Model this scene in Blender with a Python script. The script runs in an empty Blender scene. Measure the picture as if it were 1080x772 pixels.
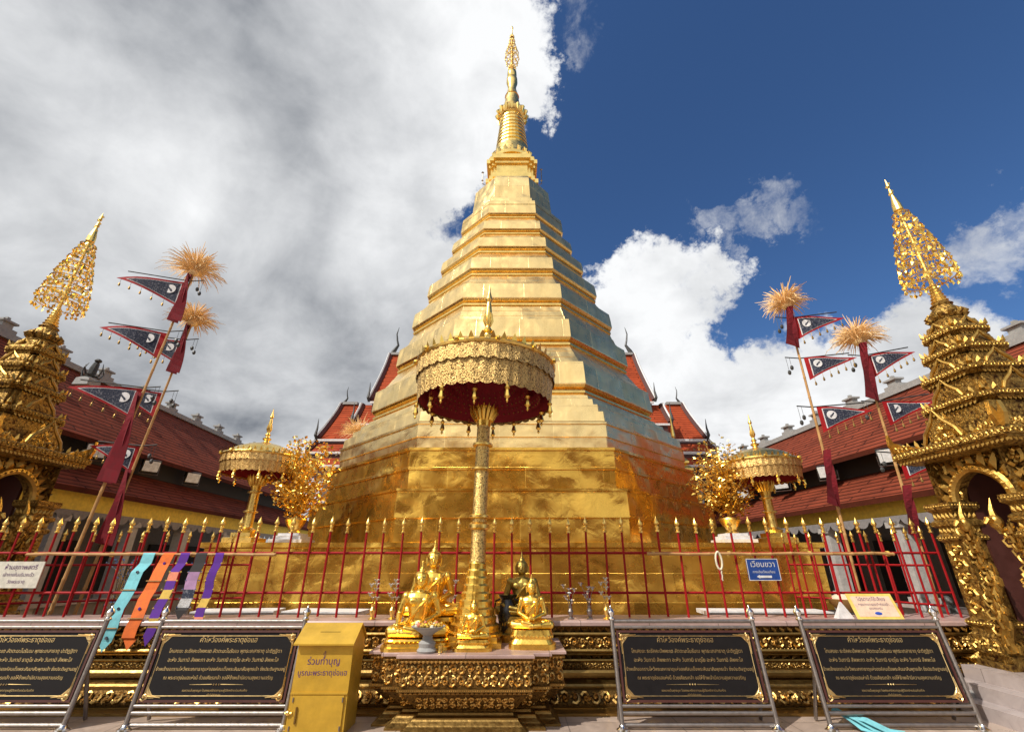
import bpy, math, random
from mathutils import Vector, Matrix, Euler
R = math.radians
random.seed(7)
S = bpy.context.scene
COL = S.collection

# ------------------------------------------------------------------ camera, sky, sun, exposure
FOC, PITCH, CZ = 470.0, R(23.7), 1.6
cam = bpy.data.cameras.new('camera'); cam.sensor_width = 36; cam.lens = FOC / 1080 * 36
cam.clip_start = 0.05; cam.clip_end = 2000
co = bpy.data.objects.new('camera', cam); COL.objects.link(co)
co.location = (0, 0, CZ); co.rotation_euler = (math.pi / 2 + PITCH, 0, 0)
S.camera = co

def pdir(u, v):                                   # direction seen at a pixel of the 1080x772 photograph
    x = (u - 540) / FOC; y = (386 - v) / FOC
    c, s = math.cos(PITCH), math.sin(PITCH)
    return Vector((x, c - y * s, s + y * c))
def at(u, v, Y):                                  # the point at depth Y along that direction
    d = pdir(u, v); k = Y / d.y
    return Vector((d.x * k, Y, CZ + d.z * k))

SUN = Vector((-0.54, -0.42, 0.73)).normalized()
sl = bpy.data.lights.new('sun', 'SUN'); sl.energy = 4.2; sl.angle = R(0.5); sl.color = (1, 0.95, 0.87)
so = bpy.data.objects.new('sun', sl); COL.objects.link(so)
so.location = (-20, -20, 40); so.rotation_euler = SUN.to_track_quat('Z', 'Y').to_euler()

S.view_settings.view_transform = 'Standard'; S.view_settings.look = 'None'
S.view_settings.exposure = 0.12; S.view_settings.gamma = 1.0; S.view_settings.use_curve_mapping = False
S.render.film_transparent = False

W = bpy.data.worlds.new('World'); S.world = W; W.use_nodes = True
def build_world():
    nt = W.node_tree; N = nt.nodes; L = nt.links; N.clear()
    out = N.new('ShaderNodeOutputWorld'); bg = N.new('ShaderNodeBackground'); L.new(bg.outputs[0], out.inputs[0])
    bg.inputs['Strength'].default_value = 0.1
    sky = N.new('ShaderNodeTexSky'); sky.sky_type = 'NISHITA'; sky.sun_disc = False
    sky.sun_elevation = math.asin(SUN.z); sky.sun_rotation = math.atan2(SUN.x, SUN.y) % (2 * math.pi)
    sky.air_density = 1.0; sky.dust_density = 0.3; sky.ozone_density = 2.5
    tc = N.new('ShaderNodeTexCoord')
    def math_(op, a, b=None, c=None):
        n = N.new('ShaderNodeMath'); n.operation = op
        for i, x in enumerate((a, b, c)):
            if x is None: continue
            if isinstance(x, (int, float)): n.inputs[i].default_value = x
            else: L.new(x, n.inputs[i])
        return n.outputs[0]
    def remap(x, a, b, lo=0.0, hi=1.0, kind='SMOOTHSTEP'):
        n = N.new('ShaderNodeMapRange'); n.interpolation_type = kind
        L.new(x, n.inputs['Value']); n.inputs['From Min'].default_value = a; n.inputs['From Max'].default_value = b
        n.inputs['To Min'].default_value = lo; n.inputs['To Max'].default_value = hi
        return n.outputs['Result']
    def noise(scale, detail, rough, off=(0, 0, 0), dist=0.0, vec=None):
        m = N.new('ShaderNodeMapping'); m.inputs['Location'].default_value = off
        L.new(vec or tc.outputs['Generated'], m.inputs['Vector'])
        n = N.new('ShaderNodeTexNoise'); n.inputs['Scale'].default_value = scale; n.inputs['Detail'].default_value = detail
        n.inputs['Roughness'].default_value = rough; n.inputs['Distortion'].default_value = dist
        L.new(m.outputs[0], n.inputs['Vector']); return n.outputs['Fac']
    # flat cloud layer coordinates (perspective of a high layer) and a wind-torn direction for the edges
    sp = N.new('ShaderNodeSeparateXYZ'); L.new(tc.outputs['Generated'], sp.inputs[0])
    den = math_('ADD', math_('MAXIMUM', sp.outputs['Z'], 0.0), .35)
    cb = N.new('ShaderNodeCombineXYZ'); L.new(math_('DIVIDE', sp.outputs['X'], den), cb.inputs[0]); L.new(math_('DIVIDE', sp.outputs['Y'], den), cb.inputs[1])
    layer = cb.outputs[0]
    def torn(scale, amt, src):
        n = N.new('ShaderNodeTexNoise'); n.inputs['Scale'].default_value = scale; n.inputs['Detail'].default_value = 9; n.inputs['Roughness'].default_value = .66
        L.new(tc.outputs['Generated'], n.inputs['Vector'])
        v = N.new('ShaderNodeVectorMath'); v.operation = 'SUBTRACT'; L.new(n.outputs['Color'], v.inputs[0]); v.inputs[1].default_value = (.5, .5, .5)
        w = N.new('ShaderNodeVectorMath'); w.operation = 'SCALE'; L.new(v.outputs[0], w.inputs[0]); w.inputs['Scale'].default_value = amt
        a = N.new('ShaderNodeVectorMath'); a.operation = 'ADD'; L.new(src, a.inputs[0]); L.new(w.outputs[0], a.inputs[1])
        z = N.new('ShaderNodeVectorMath'); z.operation = 'NORMALIZE'; L.new(a.outputs[0], z.inputs[0]); return z.outputs[0]
    tdir = torn(4.5, .42, tc.outputs['Generated'])
    def blob(d, r, w, src=None):
        d = Vector(d).normalized()
        n = N.new('ShaderNodeVectorMath'); n.operation = 'DOT_PRODUCT'
        L.new(src or tdir, n.inputs[0]); n.inputs[1].default_value = d
        return remap(n.outputs['Value'], math.cos(R(r * 1.15)), math.cos(R(r * 0.25)), 0, w)
    px = [(-60, 60, 34, 1), (150, 40, 27, 1), (330, 30, 19, 1), (440, 70, 12, 1), (510, 20, 9, .95), (545, 90, 5.5, .8), (470, 170, 9, .9),
          (120, 280, 30, 1), (330, 250, 20, 1), (430, 330, 13, .9), (300, 420, 20, 1), (0, 440, 24, 1), (400, 160, 14, 1),
          (690, 318, 7, .85), (722, 318, 6, .8), (665, 350, 8.5, .9), (690, 405, 10, .95), (735, 455, 9, 1), (645, 310, 5, .7),
          (820, 428, 7.5, .9), (900, 405, 7, .85), (965, 388, 7, .85), (1010, 410, 8.5, .9), (1075, 395, 6, .8), (880, 465, 13, 1),
          (1052, 264, 5, .60), (1090, 240, 4, .5), (748, 254, 4.0, .47), (790, 234, 4.0, .45), (828, 216, 3.8, .45), (612, 45, 4, .40)]
    bl = [blob(pdir(u, v), r, w) for u, v, r, w in px]
    bl += [blob((-.3, -1, .75), 50, 1), blob((-1, -.4, .5), 50, 1), blob((.45, -1, .35), 40, .9), blob((-.2, -.1, 1), 22, .7), blob((.9, -.7, .1), 18, .7), blob((-.5, -1, .2), 55, 1), blob((.3, -1, .2), 50, 1)]
    f = bl[0]
    for b in bl[1:]: f = math_('MAXIMUM', f, b)
    n1 = noise(3.2, 12, 0.64, (3.1, 1.7, .4), .2)
    n2 = noise(13, 9, 0.68, (.3, 5.1, 2.2), .3)
    nn = math_('ADD', math_('MULTIPLY', n1, .62), math_('MULTIPLY', n2, .38))
    x = math_('MULTIPLY_ADD', f, .66, math_('SUBTRACT', nn, .33))
    dens = remap(x, .385, .67)
    # bodies: soft streaked layer on the left, crisp billows low on the right
    b1 = noise(1.15, 7, 0.52, (8.2, .6, 3.3), .7, layer)
    b2 = noise(7.5, 10, 0.6, (1.2, 4.6, 7.3), .3)
    b3 = noise(3.6, 8, 0.55, (2.2, 1.6, 9.3), .4, layer)
    G_ = tc.outputs['Generated']
    grey = math_('MAXIMUM', blob(pdir(60, 330), 40, 1, G_), blob(pdir(330, 170), 26, .75, G_))
    white = blob(pdir(500, 60), 24, 1, G_)
    for d, r, w in ((pdir(760, 400), 34, .62), (pdir(950, 400), 30, .6), (pdir(470, 240), 16, .8), ((-.3, -1, .75), 60, 1), ((-1, -.5, .55), 48, .95), ((.45, -1, .35), 40, .8), (pdir(110, 110), 16, .75), (pdir(260, 165), 14, .5), (pdir(60, 250), 10, .4)): white = math_('MAXIMUM', white, blob(d, r, w, G_))
    br = math_('ADD', math_('MULTIPLY', b1, .75), math_('MULTIPLY', b3, .30))
    br = math_('ADD', br, math_('MULTIPLY', b2, .22))
    br = math_('SUBTRACT', br, math_('MULTIPLY', grey, .08))
    br = math_('ADD', br, math_('MULTIPLY', white, .22))
    br = remap(br, .45, .81, 0, 1, 'LINEAR')
    cm = N.new('ShaderNodeMix'); cm.data_type = 'RGBA'; L.new(br, cm.inputs['Factor'])
    cm.inputs['A'].default_value = (1.7, 1.88, 2.2, 1); cm.inputs['B'].default_value = (9.0, 9.1, 9.2, 1)
    tint = N.new('ShaderNodeMix'); tint.data_type = 'RGBA'; tint.blend_type = 'MULTIPLY'; tint.inputs['Factor'].default_value = 1
    L.new(sky.outputs[0], tint.inputs['A']); tint.inputs['B'].default_value = (.50, .72, .98, 1)
    mx = N.new('ShaderNodeMix'); mx.data_type = 'RGBA'; L.new(dens, mx.inputs['Factor'])
    L.new(tint.outputs['Result'], mx.inputs['A']); L.new(cm.outputs['Result'], mx.inputs['B'])
    L.new(mx.outputs['Result'], bg.inputs['Color'])
build_world()

# ------------------------------------------------------------------ helpers
class MB:
    """collects faces, then links them as ONE mesh object"""
    def __init__(s): s.v = []; s.f = []; s.m = []; s.uv = []; s.cur = 0
    def face(s, idx, uv=None):
        s.f.append(tuple(idx)); s.m.append(s.cur); s.uv.append(uv)
    def poly(s, pts, uv=None):
        b = len(s.v); s.v += [tuple(p) for p in pts]; s.face(range(b, b + len(pts)), uv)
    def box(s, x0, x1, y0, y1, z0, z1, M=None):
        b = len(s.v)
        P = [(x, y, z) for z in (z0, z1) for x, y in ((x0, y0), (x1, y0), (x1, y1), (x0, y1))]
        s.v += [tuple(M @ Vector(p)) if M else p for p in P]
        for q in ((0, 3, 2, 1), (4, 5, 6, 7), (0, 1, 5, 4), (1, 2, 6, 5), (2, 3, 7, 6), (3, 0, 4, 7)): s.face([b + i for i in q])
    def loft(s, loops, closed=True, cap0=True, cap1=True, uvs=None):
        n = len(loops[0]); b = len(s.v)
        for lp in loops: s.v += [tuple(p) for p in lp]
        vv = 0.0
        per = [0.0]
        for i in range(n): per.append(per[-1] + (Vector(loops[0][i]) - Vector(loops[0][(i + 1) % n])).length)
        for k in range(len(loops) - 1):
            dv = max((Vector(loops[k][0]) - Vector(loops[k + 1][0])).length, 1e-4)
            for i in range(n if closed else n - 1):
                j = (i + 1) % n
                s.face((b + k * n + i, b + k * n + j, b + (k + 1) * n + j, b + (k + 1) * n + i),
                       ((per[i], vv), (per[i + 1], vv), (per[i + 1], vv + dv), (per[i], vv + dv)))
            vv += dv
        if cap0: s.face([b + i for i in range(n)][::-1])
        if cap1: s.face([b + (len(loops) - 1) * n + i for i in range(n)])
    def tube(s, pts, rad, n=6, cap=True):
        pts = [Vector(p) for p in pts]
        if isinstance(rad, (int, float)): rad = [rad] * len(pts)
        loops = []; up = None
        for i, p in enumerate(pts):
            t = (pts[min(i + 1, len(pts) - 1)] - pts[max(i - 1, 0)]).normalized()
            if up is None: up = Vector((0, 0, 1)) if abs(t.z) < .9 else Vector((0, 1, 0))
            a = t.cross(up)
            if a.length < 1e-4: a = t.cross(Vector((1, 0, 0)))
            a.normalize(); c = a.cross(t).normalized(); up = c
            loops.append([p + rad[i] * (a * math.cos(2 * math.pi * k / n) + c * math.sin(2 * math.pi * k / n)) for k in range(n)])
        s.loft(loops, True, cap, cap)
    def lathe(s, prof, n=24, c=(0, 0), cap0=True, cap1=True, wob=None):
        s.loft([[(c[0] + r * math.cos(2 * math.pi * k / n), c[1] + r * math.sin(2 * math.pi * k / n), z) for k in range(n)] for r, z in prof], True, cap0, cap1)
    def ball(s, c, r, n=8, m=6):
        if isinstance(r, (int, float)): r = (r, r, r)
        loops = []
        for j in range(m + 1):
            ph = -math.pi / 2 + math.pi * j / m; ph = max(min(ph, 1.45), -1.45)
            loops.append([(c[0] + r[0] * math.cos(ph) * math.cos(2 * math.pi * k / n), c[1] + r[1] * math.cos(ph) * math.sin(2 * math.pi * k / n), c[2] + r[2] * math.sin(ph)) for k in range(n)])
        s.loft(loops)
    def bead(s, c, r):
        b = len(s.v); x, y, z = c
        s.v += [(x + r, y, z), (x - r, y, z), (x, y + r, z), (x, y - r, z), (x, y, z + r), (x, y, z - r)]
        for q in ((0, 2, 4), (2, 1, 4), (1, 3, 4), (3, 0, 4), (2, 0, 5), (1, 2, 5), (3, 1, 5), (0, 3, 5)): s.face([b + i for i in q])
    def beads(s, a, c, step, r):
        a, c = Vector(a), Vector(c); n = max(1, int((c - a).length / step))
        for i in range(n + 1): s.bead(a.lerp(c, i / n), r)
    def petals(s, a, c, nrm, up, w, h, bulge=.3, flip=False):
        """a row of lotus petals standing on the line a-c"""
        a, c, nrm, up = Vector(a), Vector(c), Vector(nrm), Vector(up); n = max(1, round((c - a).length / w)); d = (c - a) / n
        for i in range(n):
            p = a + d * i; b = len(s.v)
            mid = p + d * .5 + nrm * (w * bulge) + up * (h * .38); tip = p + d * .5 + up * h + nrm * (w * bulge * .6)
            s.v += [tuple(q) for q in (p + d * .04, p + d * .96, p + d * .86 + up * h * .5, tip, p + d * .14 + up * h * .5, mid)]
            for q in ((0, 1, 5), (1, 2, 5), (2, 3, 5), (3, 4, 5), (4, 0, 5)): s.face([b + k for k in q])
    def scrolls(s, a, c, nrm, up, h, thick=.11, jitter=.12, rows=1):
        """carved vine scrolls between a and c, standing h high"""
        a, c, nrm, up = Vector(a), Vector(c), Vector(nrm).normalized(), Vector(up).normalized()
        hh = h / rows; L_ = (c - a).length; n = max(1, round(L_ / (hh * .80))); ex = (c - a).normalized(); w = L_ / n
        for row in range(rows):
            for i in range(n):
                o = a + ex * (w * (i + .5)) + up * (hh * (row + .5)); fl = 1 if (i + row) % 2 else -1; ph = random.uniform(-.3, .3)
                pts, rd = [], []
                for k in range(9):
                    t = k / 8; r = hh * (.46 - .36 * t); an = (2.6 + ph - t * 6.6) * fl
                    pts.append(o + ex * (r * math.cos(an) * w / hh * .98) + up * (r * math.sin(an)) + nrm * (hh * (.03 + .06 * t))); rd.append(hh * thick * (1.15 - .5 * t))
                s.tube(pts, rd, 4)
                s.bead(o + nrm * hh * .08, hh * .13)
                for q in range(4):
                    an = random.uniform(0, 6.28); p = o + ex * (math.cos(an) * w * .42) + up * (math.sin(an) * hh * .40); d = (ex * math.cos(an + 1) + up * math.sin(an + 1)) * hh * .16
                    t2 = nrm.cross(d) * .5; b = len(s.v)
                    s.v += [tuple(x) for x in (p - d, p + t2 + nrm * .01, p + d, p - t2 + nrm * .01, p + nrm * hh * .12)]
                    for f in ((0, 1, 4), (1, 2, 4), (2, 3, 4), (3, 0, 4)): s.face([b + k2 for k2 in f])
    def build(s, name, mats, parent=None, smooth=False, loc=None):
        me = bpy.data.meshes.new(name); me.from_pydata(s.v, [], s.f)
        if not isinstance(mats, (list, tuple)): mats = [mats]
        for m in mats: me.materials.append(m)
        if len(mats) > 1: me.polygons.foreach_set('material_index', [min(i, len(mats) - 1) for i in s.m])
        if any(u for u in s.uv):
            ul = me.uv_layers.new(name='UVMap'); dat = []
            for f, u in zip(s.f, s.uv):
                for k in range(len(f)): dat += (u[k] if u else (0.0, 0.0))
            ul.data.foreach_set('uv', dat)
        if smooth: me.polygons.foreach_set('use_smooth', [True] * len(me.polygons))
        me.update()
        if smooth: me.set_sharp_from_angle(angle=R(40))
        o = bpy.data.objects.new(name, me); COL.objects.link(o)
        if parent: o.parent = parent
        if loc: o.location = loc
        return o
def fuse(mb, name, mat, parent, voxel, loc=None):
    """melt overlapping volumes into one continuous skin"""
    o = mb.build(name, mat)
    md = o.modifiers.new('r', 'REMESH'); md.mode = 'VOXEL'; md.voxel_size = voxel; md.use_smooth_shade = True
    sm = o.modifiers.new('s', 'SMOOTH'); sm.factor = .5; sm.iterations = 2
    me = bpy.data.meshes.new_from_object(o.evaluated_get(bpy.context.evaluated_depsgraph_get()))
    me.materials.clear(); me.materials.append(mat)
    old = o.data; o.modifiers.clear(); o.data = me; bpy.data.meshes.remove(old); me.name = name
    if parent: o.parent = parent
    if loc: o.location = loc
    return o
def tag(o, label, cat, group=None, kind=None):
    o['label'] = label; o['category'] = cat
    if group: o['group'] = group
    if kind: o['kind'] = kind
    return o
def thing(name, label, cat, loc=(0, 0, 0), rz=0, group=None):
    o = bpy.data.objects.new(name, None); COL.objects.link(o); o.location = loc; o.rotation_euler = (0, 0, rz); o.empty_display_size = .2
    return tag(o, label, cat, group)
def struct(o): o['kind'] = 'structure'; return o
def copy_tree(o, parent=None):
    c = o.copy(); COL.objects.link(c)
    if parent: c.parent = parent
    for ch in list(o.children): copy_tree(ch, c)
    return c
def text_mesh(lines, mat, name, parent, M, depth=0.0):
    """lines: (string, size, x, y); ONE mesh lying in the local xy plane, moved by M"""
    mb = MB()
    for body, size, x, y in lines:
        cu = bpy.data.curves.new('t', 'FONT'); cu.body = body; cu.size = size; cu.align_x = 'CENTER'; cu.resolution_u = 2
        o = bpy.data.objects.new('t', cu); COL.objects.link(o)
        me = bpy.data.meshes.new_from_object(o.evaluated_get(bpy.context.evaluated_depsgraph_get()))
        b = len(mb.v)
        mb.v += [tuple(M @ Vector((v.co.x + x, v.co.y + y, 0))) for v in me.vertices]
        for p in me.polygons: mb.face([b + i for i in p.vertices])
        bpy.data.objects.remove(o); bpy.data.curves.remove(cu); bpy.data.meshes.remove(me)
    return mb.build(name, mat, parent)

# ------------------------------------------------------------------ materials
def mat(name, col, rough=.5, metal=0.0, spec=.5):
    m = bpy.data.materials.new(name); m.use_nodes = True; b = m.node_tree.nodes['Principled BSDF']
    b.inputs['Base Color'].default_value = (*col, 1); b.inputs['Roughness'].default_value = rough; b.inputs['Metallic'].default_value = metal
    b.inputs['Specular IOR Level'].default_value = spec
    return m
class NT:
    def __init__(s, m): s.m = m; s.n = m.node_tree.nodes; s.l = m.node_tree.links; s.b = s.n['Principled BSDF']; s.tc = s.n.new('ShaderNodeTexCoord')
    def tex(s, kind, scale, coord='Object', sc=None, **kw):
        t = s.n.new('ShaderNodeTex' + kind); src = s.tc.outputs[coord]
        if sc:
            mp = s.n.new('ShaderNodeMapping'); mp.inputs['Scale'].default_value = sc; s.l.new(src, mp.inputs[0]); src = mp.outputs[0]
        s.l.new(src, t.inputs['Vector'])
        if scale is not None: t.inputs['Scale'].default_value = scale
        for k, v in kw.items(): t.inputs[k.replace('_', ' ')].default_value = v
        return t
    def ramp(s, x, stops):
        r = s.n.new('ShaderNodeValToRGB'); e = r.color_ramp.elements
        while len(e) < len(stops): e.new(.5)
        for q, (p, c) in zip(e, stops): q.position = p; q.color = (*c, 1) if len(c) == 3 else c
        s.l.new(x, r.inputs[0]); return r.outputs[0]
    def mix(s, f, a, b, mode='MIX'):
        m = s.n.new('ShaderNodeMix'); m.data_type = 'RGBA'; m.blend_type = mode
        for k, x in (('Factor', f), ('A', a), ('B', b)):
            if isinstance(x, (int, float)): m.inputs[k].default_value = x
            elif isinstance(x, tuple): m.inputs[k].default_value = (*x, 1)
            else: s.l.new(x, m.inputs[k])
        return m.outputs['Result']
    def bump(s, h, strength, dist, prev=None):
        b = s.n.new('ShaderNodeBump'); b.inputs['Strength'].default_value = strength; b.inputs['Distance'].default_value = dist
        s.l.new(h, b.inputs['Height'])
        if prev: s.l.new(prev, b.inputs['Normal'])
        return b.outputs[0]
    def col(s, x): s.l.new(x, s.b.inputs['Base Color'])
    def rough(s, x): s.l.new(x, s.b.inputs['Roughness'])
    def nrm(s, x): s.l.new(x, s.b.inputs['Normal'])
def grey(a): return (a, a, a)

def gold_sheet(name, colr, r0, r1, dent, seam, bw=1.1, bh=.46, tilt=.10):
    m = mat(name, colr, .3, 1); t = NT(m)
    br = t.tex('Brick', None, 'UV', Scale=1.0, Mortar_Size=.008, Brick_Width=bw, Row_Height=bh, Mortar_Smooth=.6, Bias=0.0)
    br.inputs['Color1'].default_value = (.2, .2, .2, 1); br.inputs['Color2'].default_value = (.8, .8, .8, 1); br.inputs['Mortar'].default_value = (.5, .5, .5, 1)
    big = t.tex('Noise', .9, Detail=2, Roughness=.4, Distortion=.2)
    cr = t.tex('Noise', 3.0, Detail=3, Roughness=.5, Distortion=.4)
    vo = t.tex('Voronoi', 2.1); vo.feature = 'SMOOTH_F1'; vo.inputs['Smoothness'].default_value = .6
    fine = t.tex('Noise', 26, Detail=4)
    tone = t.mix(.4, br.outputs['Color'], big.outputs['Fac'], 'MIX')
    c = t.ramp(tone, [(.15, tuple(x * y for x, y in zip(colr, (.90, .84, .74)))), (.55, colr), (.9, tuple(min(1, x * 1.1) for x in colr))])
    st = t.tex('Noise', 1.6, sc=(1.6, 1.6, .35), Detail=7, Roughness=.7)
    t.col(t.mix(t.ramp(st.outputs['Fac'], [(.50, grey(0)), (.74, grey(.5))]), c, tuple(x * y for x, y in zip(colr, (.62, .56, .46)))))
    t.rough(t.ramp(cr.outputs['Fac'], [(.3, grey(r0)), (.72, grey(r1))]))
    b1 = t.bump(big.outputs['Fac'], dent, .5); b2 = t.bump(vo.outputs['Distance'], dent * .5, .10, b1); b2 = t.bump(cr.outputs['Fac'], dent * .5, .10, b2)
    wn = t.n.new('ShaderNodeTexWhiteNoise'); t.l.new(br.outputs['Color'], wn.inputs['Vector'])
    vs = t.n.new('ShaderNodeVectorMath'); vs.operation = 'SUBTRACT'; t.l.new(wn.outputs['Color'], vs.inputs[0]); vs.inputs[1].default_value = (.5, .5, .5)
    vm = t.n.new('ShaderNodeVectorMath'); vm.operation = 'SCALE'; t.l.new(vs.outputs[0], vm.inputs[0]); vm.inputs['Scale'].default_value = tilt
    va = t.n.new('ShaderNodeVectorMath'); va.operation = 'ADD'; t.l.new(b2, va.inputs[0]); t.l.new(vm.outputs[0], va.inputs[1])
    vn = t.n.new('ShaderNodeVectorMath'); vn.operation = 'NORMALIZE'; t.l.new(va.outputs[0], vn.inputs[0]); b2 = vn.outputs[0]
    b3 = t.bump(br.outputs['Color'], seam, .012, b2); b3 = t.bump(br.outputs['Fac'], seam, -.008, b3); b4 = t.bump(fine.outputs['Fac'], .05, .006, b3)
    t.nrm(b4); return m
def gold_carved(name, colr, ground, scale, depth=.04, rough=.34):
    m = mat(name, colr, rough, .95); t = NT(m)
    n = t.tex('Noise', scale, Detail=3, Roughness=.6, Distortion=2.6)
    v = t.tex('Voronoi', scale * 1.8); v.feature = 'SMOOTH_F1'
    h = t.mix(.5, n.outputs['Fac'], v.outputs['Distance'])
    c = t.ramp(h, [(.28, colr), (.47, tuple(x * .8 for x in colr)), (.62, ground)])
    wear = t.tex('Noise', 2.2, Detail=6, Roughness=.7)
    t.col(t.mix(t.ramp(wear.outputs['Fac'], [(.52, grey(0)), (.75, grey(.4))]), c, tuple(x * .45 for x in colr)))
    t.rough(t.ramp(n.outputs['Fac'], [(.3, grey(rough - .08)), (.7, grey(rough + .18))]))
    t.nrm(t.bump(h, .9, -depth)); return m
def gold_plain(name, colr, rough=.26, bump=.25, scale=14):
    m = mat(name, colr, rough, 1); t = NT(m)
    n = t.tex('Noise', scale, Detail=5, Roughness=.6)
    t.rough(t.ramp(n.outputs['Fac'], [(.3, grey(rough - .07)), (.75, grey(rough + .16))]))
    d = t.tex('Noise', scale * .35, Detail=6, Roughness=.7)
    t.col(t.ramp(d.outputs['Fac'], [(.3, tuple(x * .72 for x in colr)), (.6, colr)]))
    t.nrm(t.bump(n.outputs['Fac'], bump, .012)); return m

GOLD = (1.0, .70, .25)
M = {}
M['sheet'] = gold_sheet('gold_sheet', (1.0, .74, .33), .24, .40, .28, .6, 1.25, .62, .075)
M['sheet_low'] = gold_sheet('gold_sheet_dented', (.86, .51, .09), .19, .36, .45, .8, 1.7, .5, .12)  # older, deeper gold; the dark surroundings it mirrors are also put into the colour
M['sheet'].node_tree.nodes['Principled BSDF'].inputs['Metallic'].default_value = .95
M['sheet_low'].node_tree.nodes['Principled BSDF'].inputs['Metallic'].default_value = .92
M['lip'] = gold_plain('gold_lip', (1.0, .69, .22), .27, .08)
M['spire'] = gold_plain('gold_spire', (1.0, .72, .24), .26, .2, 6)
M['statue'] = gold_plain('gold_leaf_statue', (1.0, .66, .13), .29, .05, 22)
M['old'] = gold_plain('aged_gold', (.40, .28, .07), .4, .3, 22)
M['umb'] = gold_plain('gold_metal', (1.0, .70, .20), .3, .3, 30)
M['leaf'] = gold_plain('gold_leaf', (1.0, .67, .15), .25, .1, 5)
M['carved'] = gold_carved('carved_gold', (.95, .60, .16), (.09, .032, .012), 26, .02)
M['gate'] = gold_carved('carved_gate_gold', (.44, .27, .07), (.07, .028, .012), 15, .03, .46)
M['ground'] = gold_carved('dark_lacquer_gold', (.20, .11, .03), (.035, .014, .008), 34, .01, .5)
M['relief'] = gold_plain('relief_gold', (.70, .43, .13), .38, .25, 30); M['gaterelief'] = gold_plain('gate_relief_gold', (.58, .36, .09), .42, .35, 26)
M['mould'] = gold_plain('moulding_gold', (.34, .21, .065), .38, .35, 18)
M['fringe2'] = gold_carved('gilt_fringe', (1.0, .66, .24), (.42, .22, .06), 30, .012, .4)
M['fringe'] = gold_carved('brocade_fringe', (.82, .56, .21), (.12, .055, .016), 30, .025, .45)
M['mosaic'] = gold_carved('mirror_mosaic', (.96, .66, .22), (.20, .10, .025), 34, .012, .3)
def lacquer(name, c, rough=.35):
    m = mat(name, c, rough); t = NT(m); n = t.tex('Noise', 9, Detail=6, Roughness=.7)
    t.col(t.ramp(n.outputs['Fac'], [(.3, tuple(x * .7 for x in c)), (.6, c)])); t.rough(t.ramp(n.outputs['Fac'], [(.3, grey(rough)), (.7, grey(min(1, rough + .25)))]))
    t.nrm(t.bump(n.outputs['Fac'], .15, .01)); return m
M['red'] = lacquer('red_enamel', (.34, .006, .008), .5); M['red'].node_tree.nodes['Principled BSDF'].inputs['Specular IOR Level'].default_value = .25
M['redcloth'] = lacquer('red_cloth', (.17, .004, .010), .9)
M['redin'] = lacquer('red_lining', (.30, .014, .025), .7)
M['maroon'] = lacquer('maroon_lacquer', (.075, .018, .012), .5)
M['navy'] = gold_carved('navy_brocade', (.018, .024, .05), (.16, .16, .18), 30, .002, .8)
M['navy'].node_tree.nodes['Principled BSDF'].inputs['Metallic'].default_value = 0
M['white'] = lacquer('white_paint', (.72, .70, .68), .5)
M['cream'] = lacquer('cream_card', (.70, .66, .55), .6)
M['column'] = lacquer('shaded_whitewash', (.46, .43, .40), .7)  # whitewash toned down: shade behind the lace valance put into the colour
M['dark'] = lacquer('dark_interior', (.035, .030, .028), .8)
M['black'] = lacquer('black_lacquer', (.012, .011, .012), .18)
M['greywall'] = lacquer('grey_render', (.26, .24, .235), .8)
M['greystone'] = lacquer('grey_stone', (.34, .33, .31), .75)
M['bronze'] = lacquer('dark_bronze', (.05, .05, .045), .4)
M['yellow'] = lacquer('yellow_limewash', (.76, .55, .08), .75)
M['boxyel'] = gold_plain('gold_painted_steel', (.62, .37, .035), .42, .1, 8)
b_ = M['boxyel'].node_tree.nodes['Principled BSDF']; b_.inputs['Metallic'].default_value = .25
M['steel'] = gold_plain('brushed_steel', (.34, .30, .27), .48, .12, 40)
M['silver'] = gold_plain('silver', (.86, .85, .82), .16, .2, 20)
M['plaque'] = lacquer('black_granite', (.010, .008, .008), .5); M['plaque'].node_tree.nodes['Principled BSDF'].inputs['Specular IOR Level'].default_value = .2
M['goldtext'] = gold_plain('gold_lettering', (.80, .58, .26), .4, .05)
M['purple'] = lacquer('purple_ink', (.10, .03, .14), .6)
M['bluesign'] = lacquer('blue_sign', (.012, .06, .28), .35)
M['bamboo'] = lacquer('bamboo', (.50, .27, .09), .5)
M['straw'] = lacquer('straw', (1.0, .70, .34), .8)
M['lampglass'] = lacquer('lamp_glass', (.80, .82, .80), .12)
for k, c in dict(cyan=(.20, .55, .60), orange=(.80, .17, .03), violet=(.10, .02, .26), pinkish=(.42, .24, .40), clothyel=(.75, .50, .10), salmon=(.75, .25, .15), jasmine=(.80, .74, .55), inkblue=(.02, .08, .45), paperyel=(.80, .60, .14), paperpink=(.80, .58, .42)).items(): M[k] = lacquer(k, c, .8)

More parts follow.
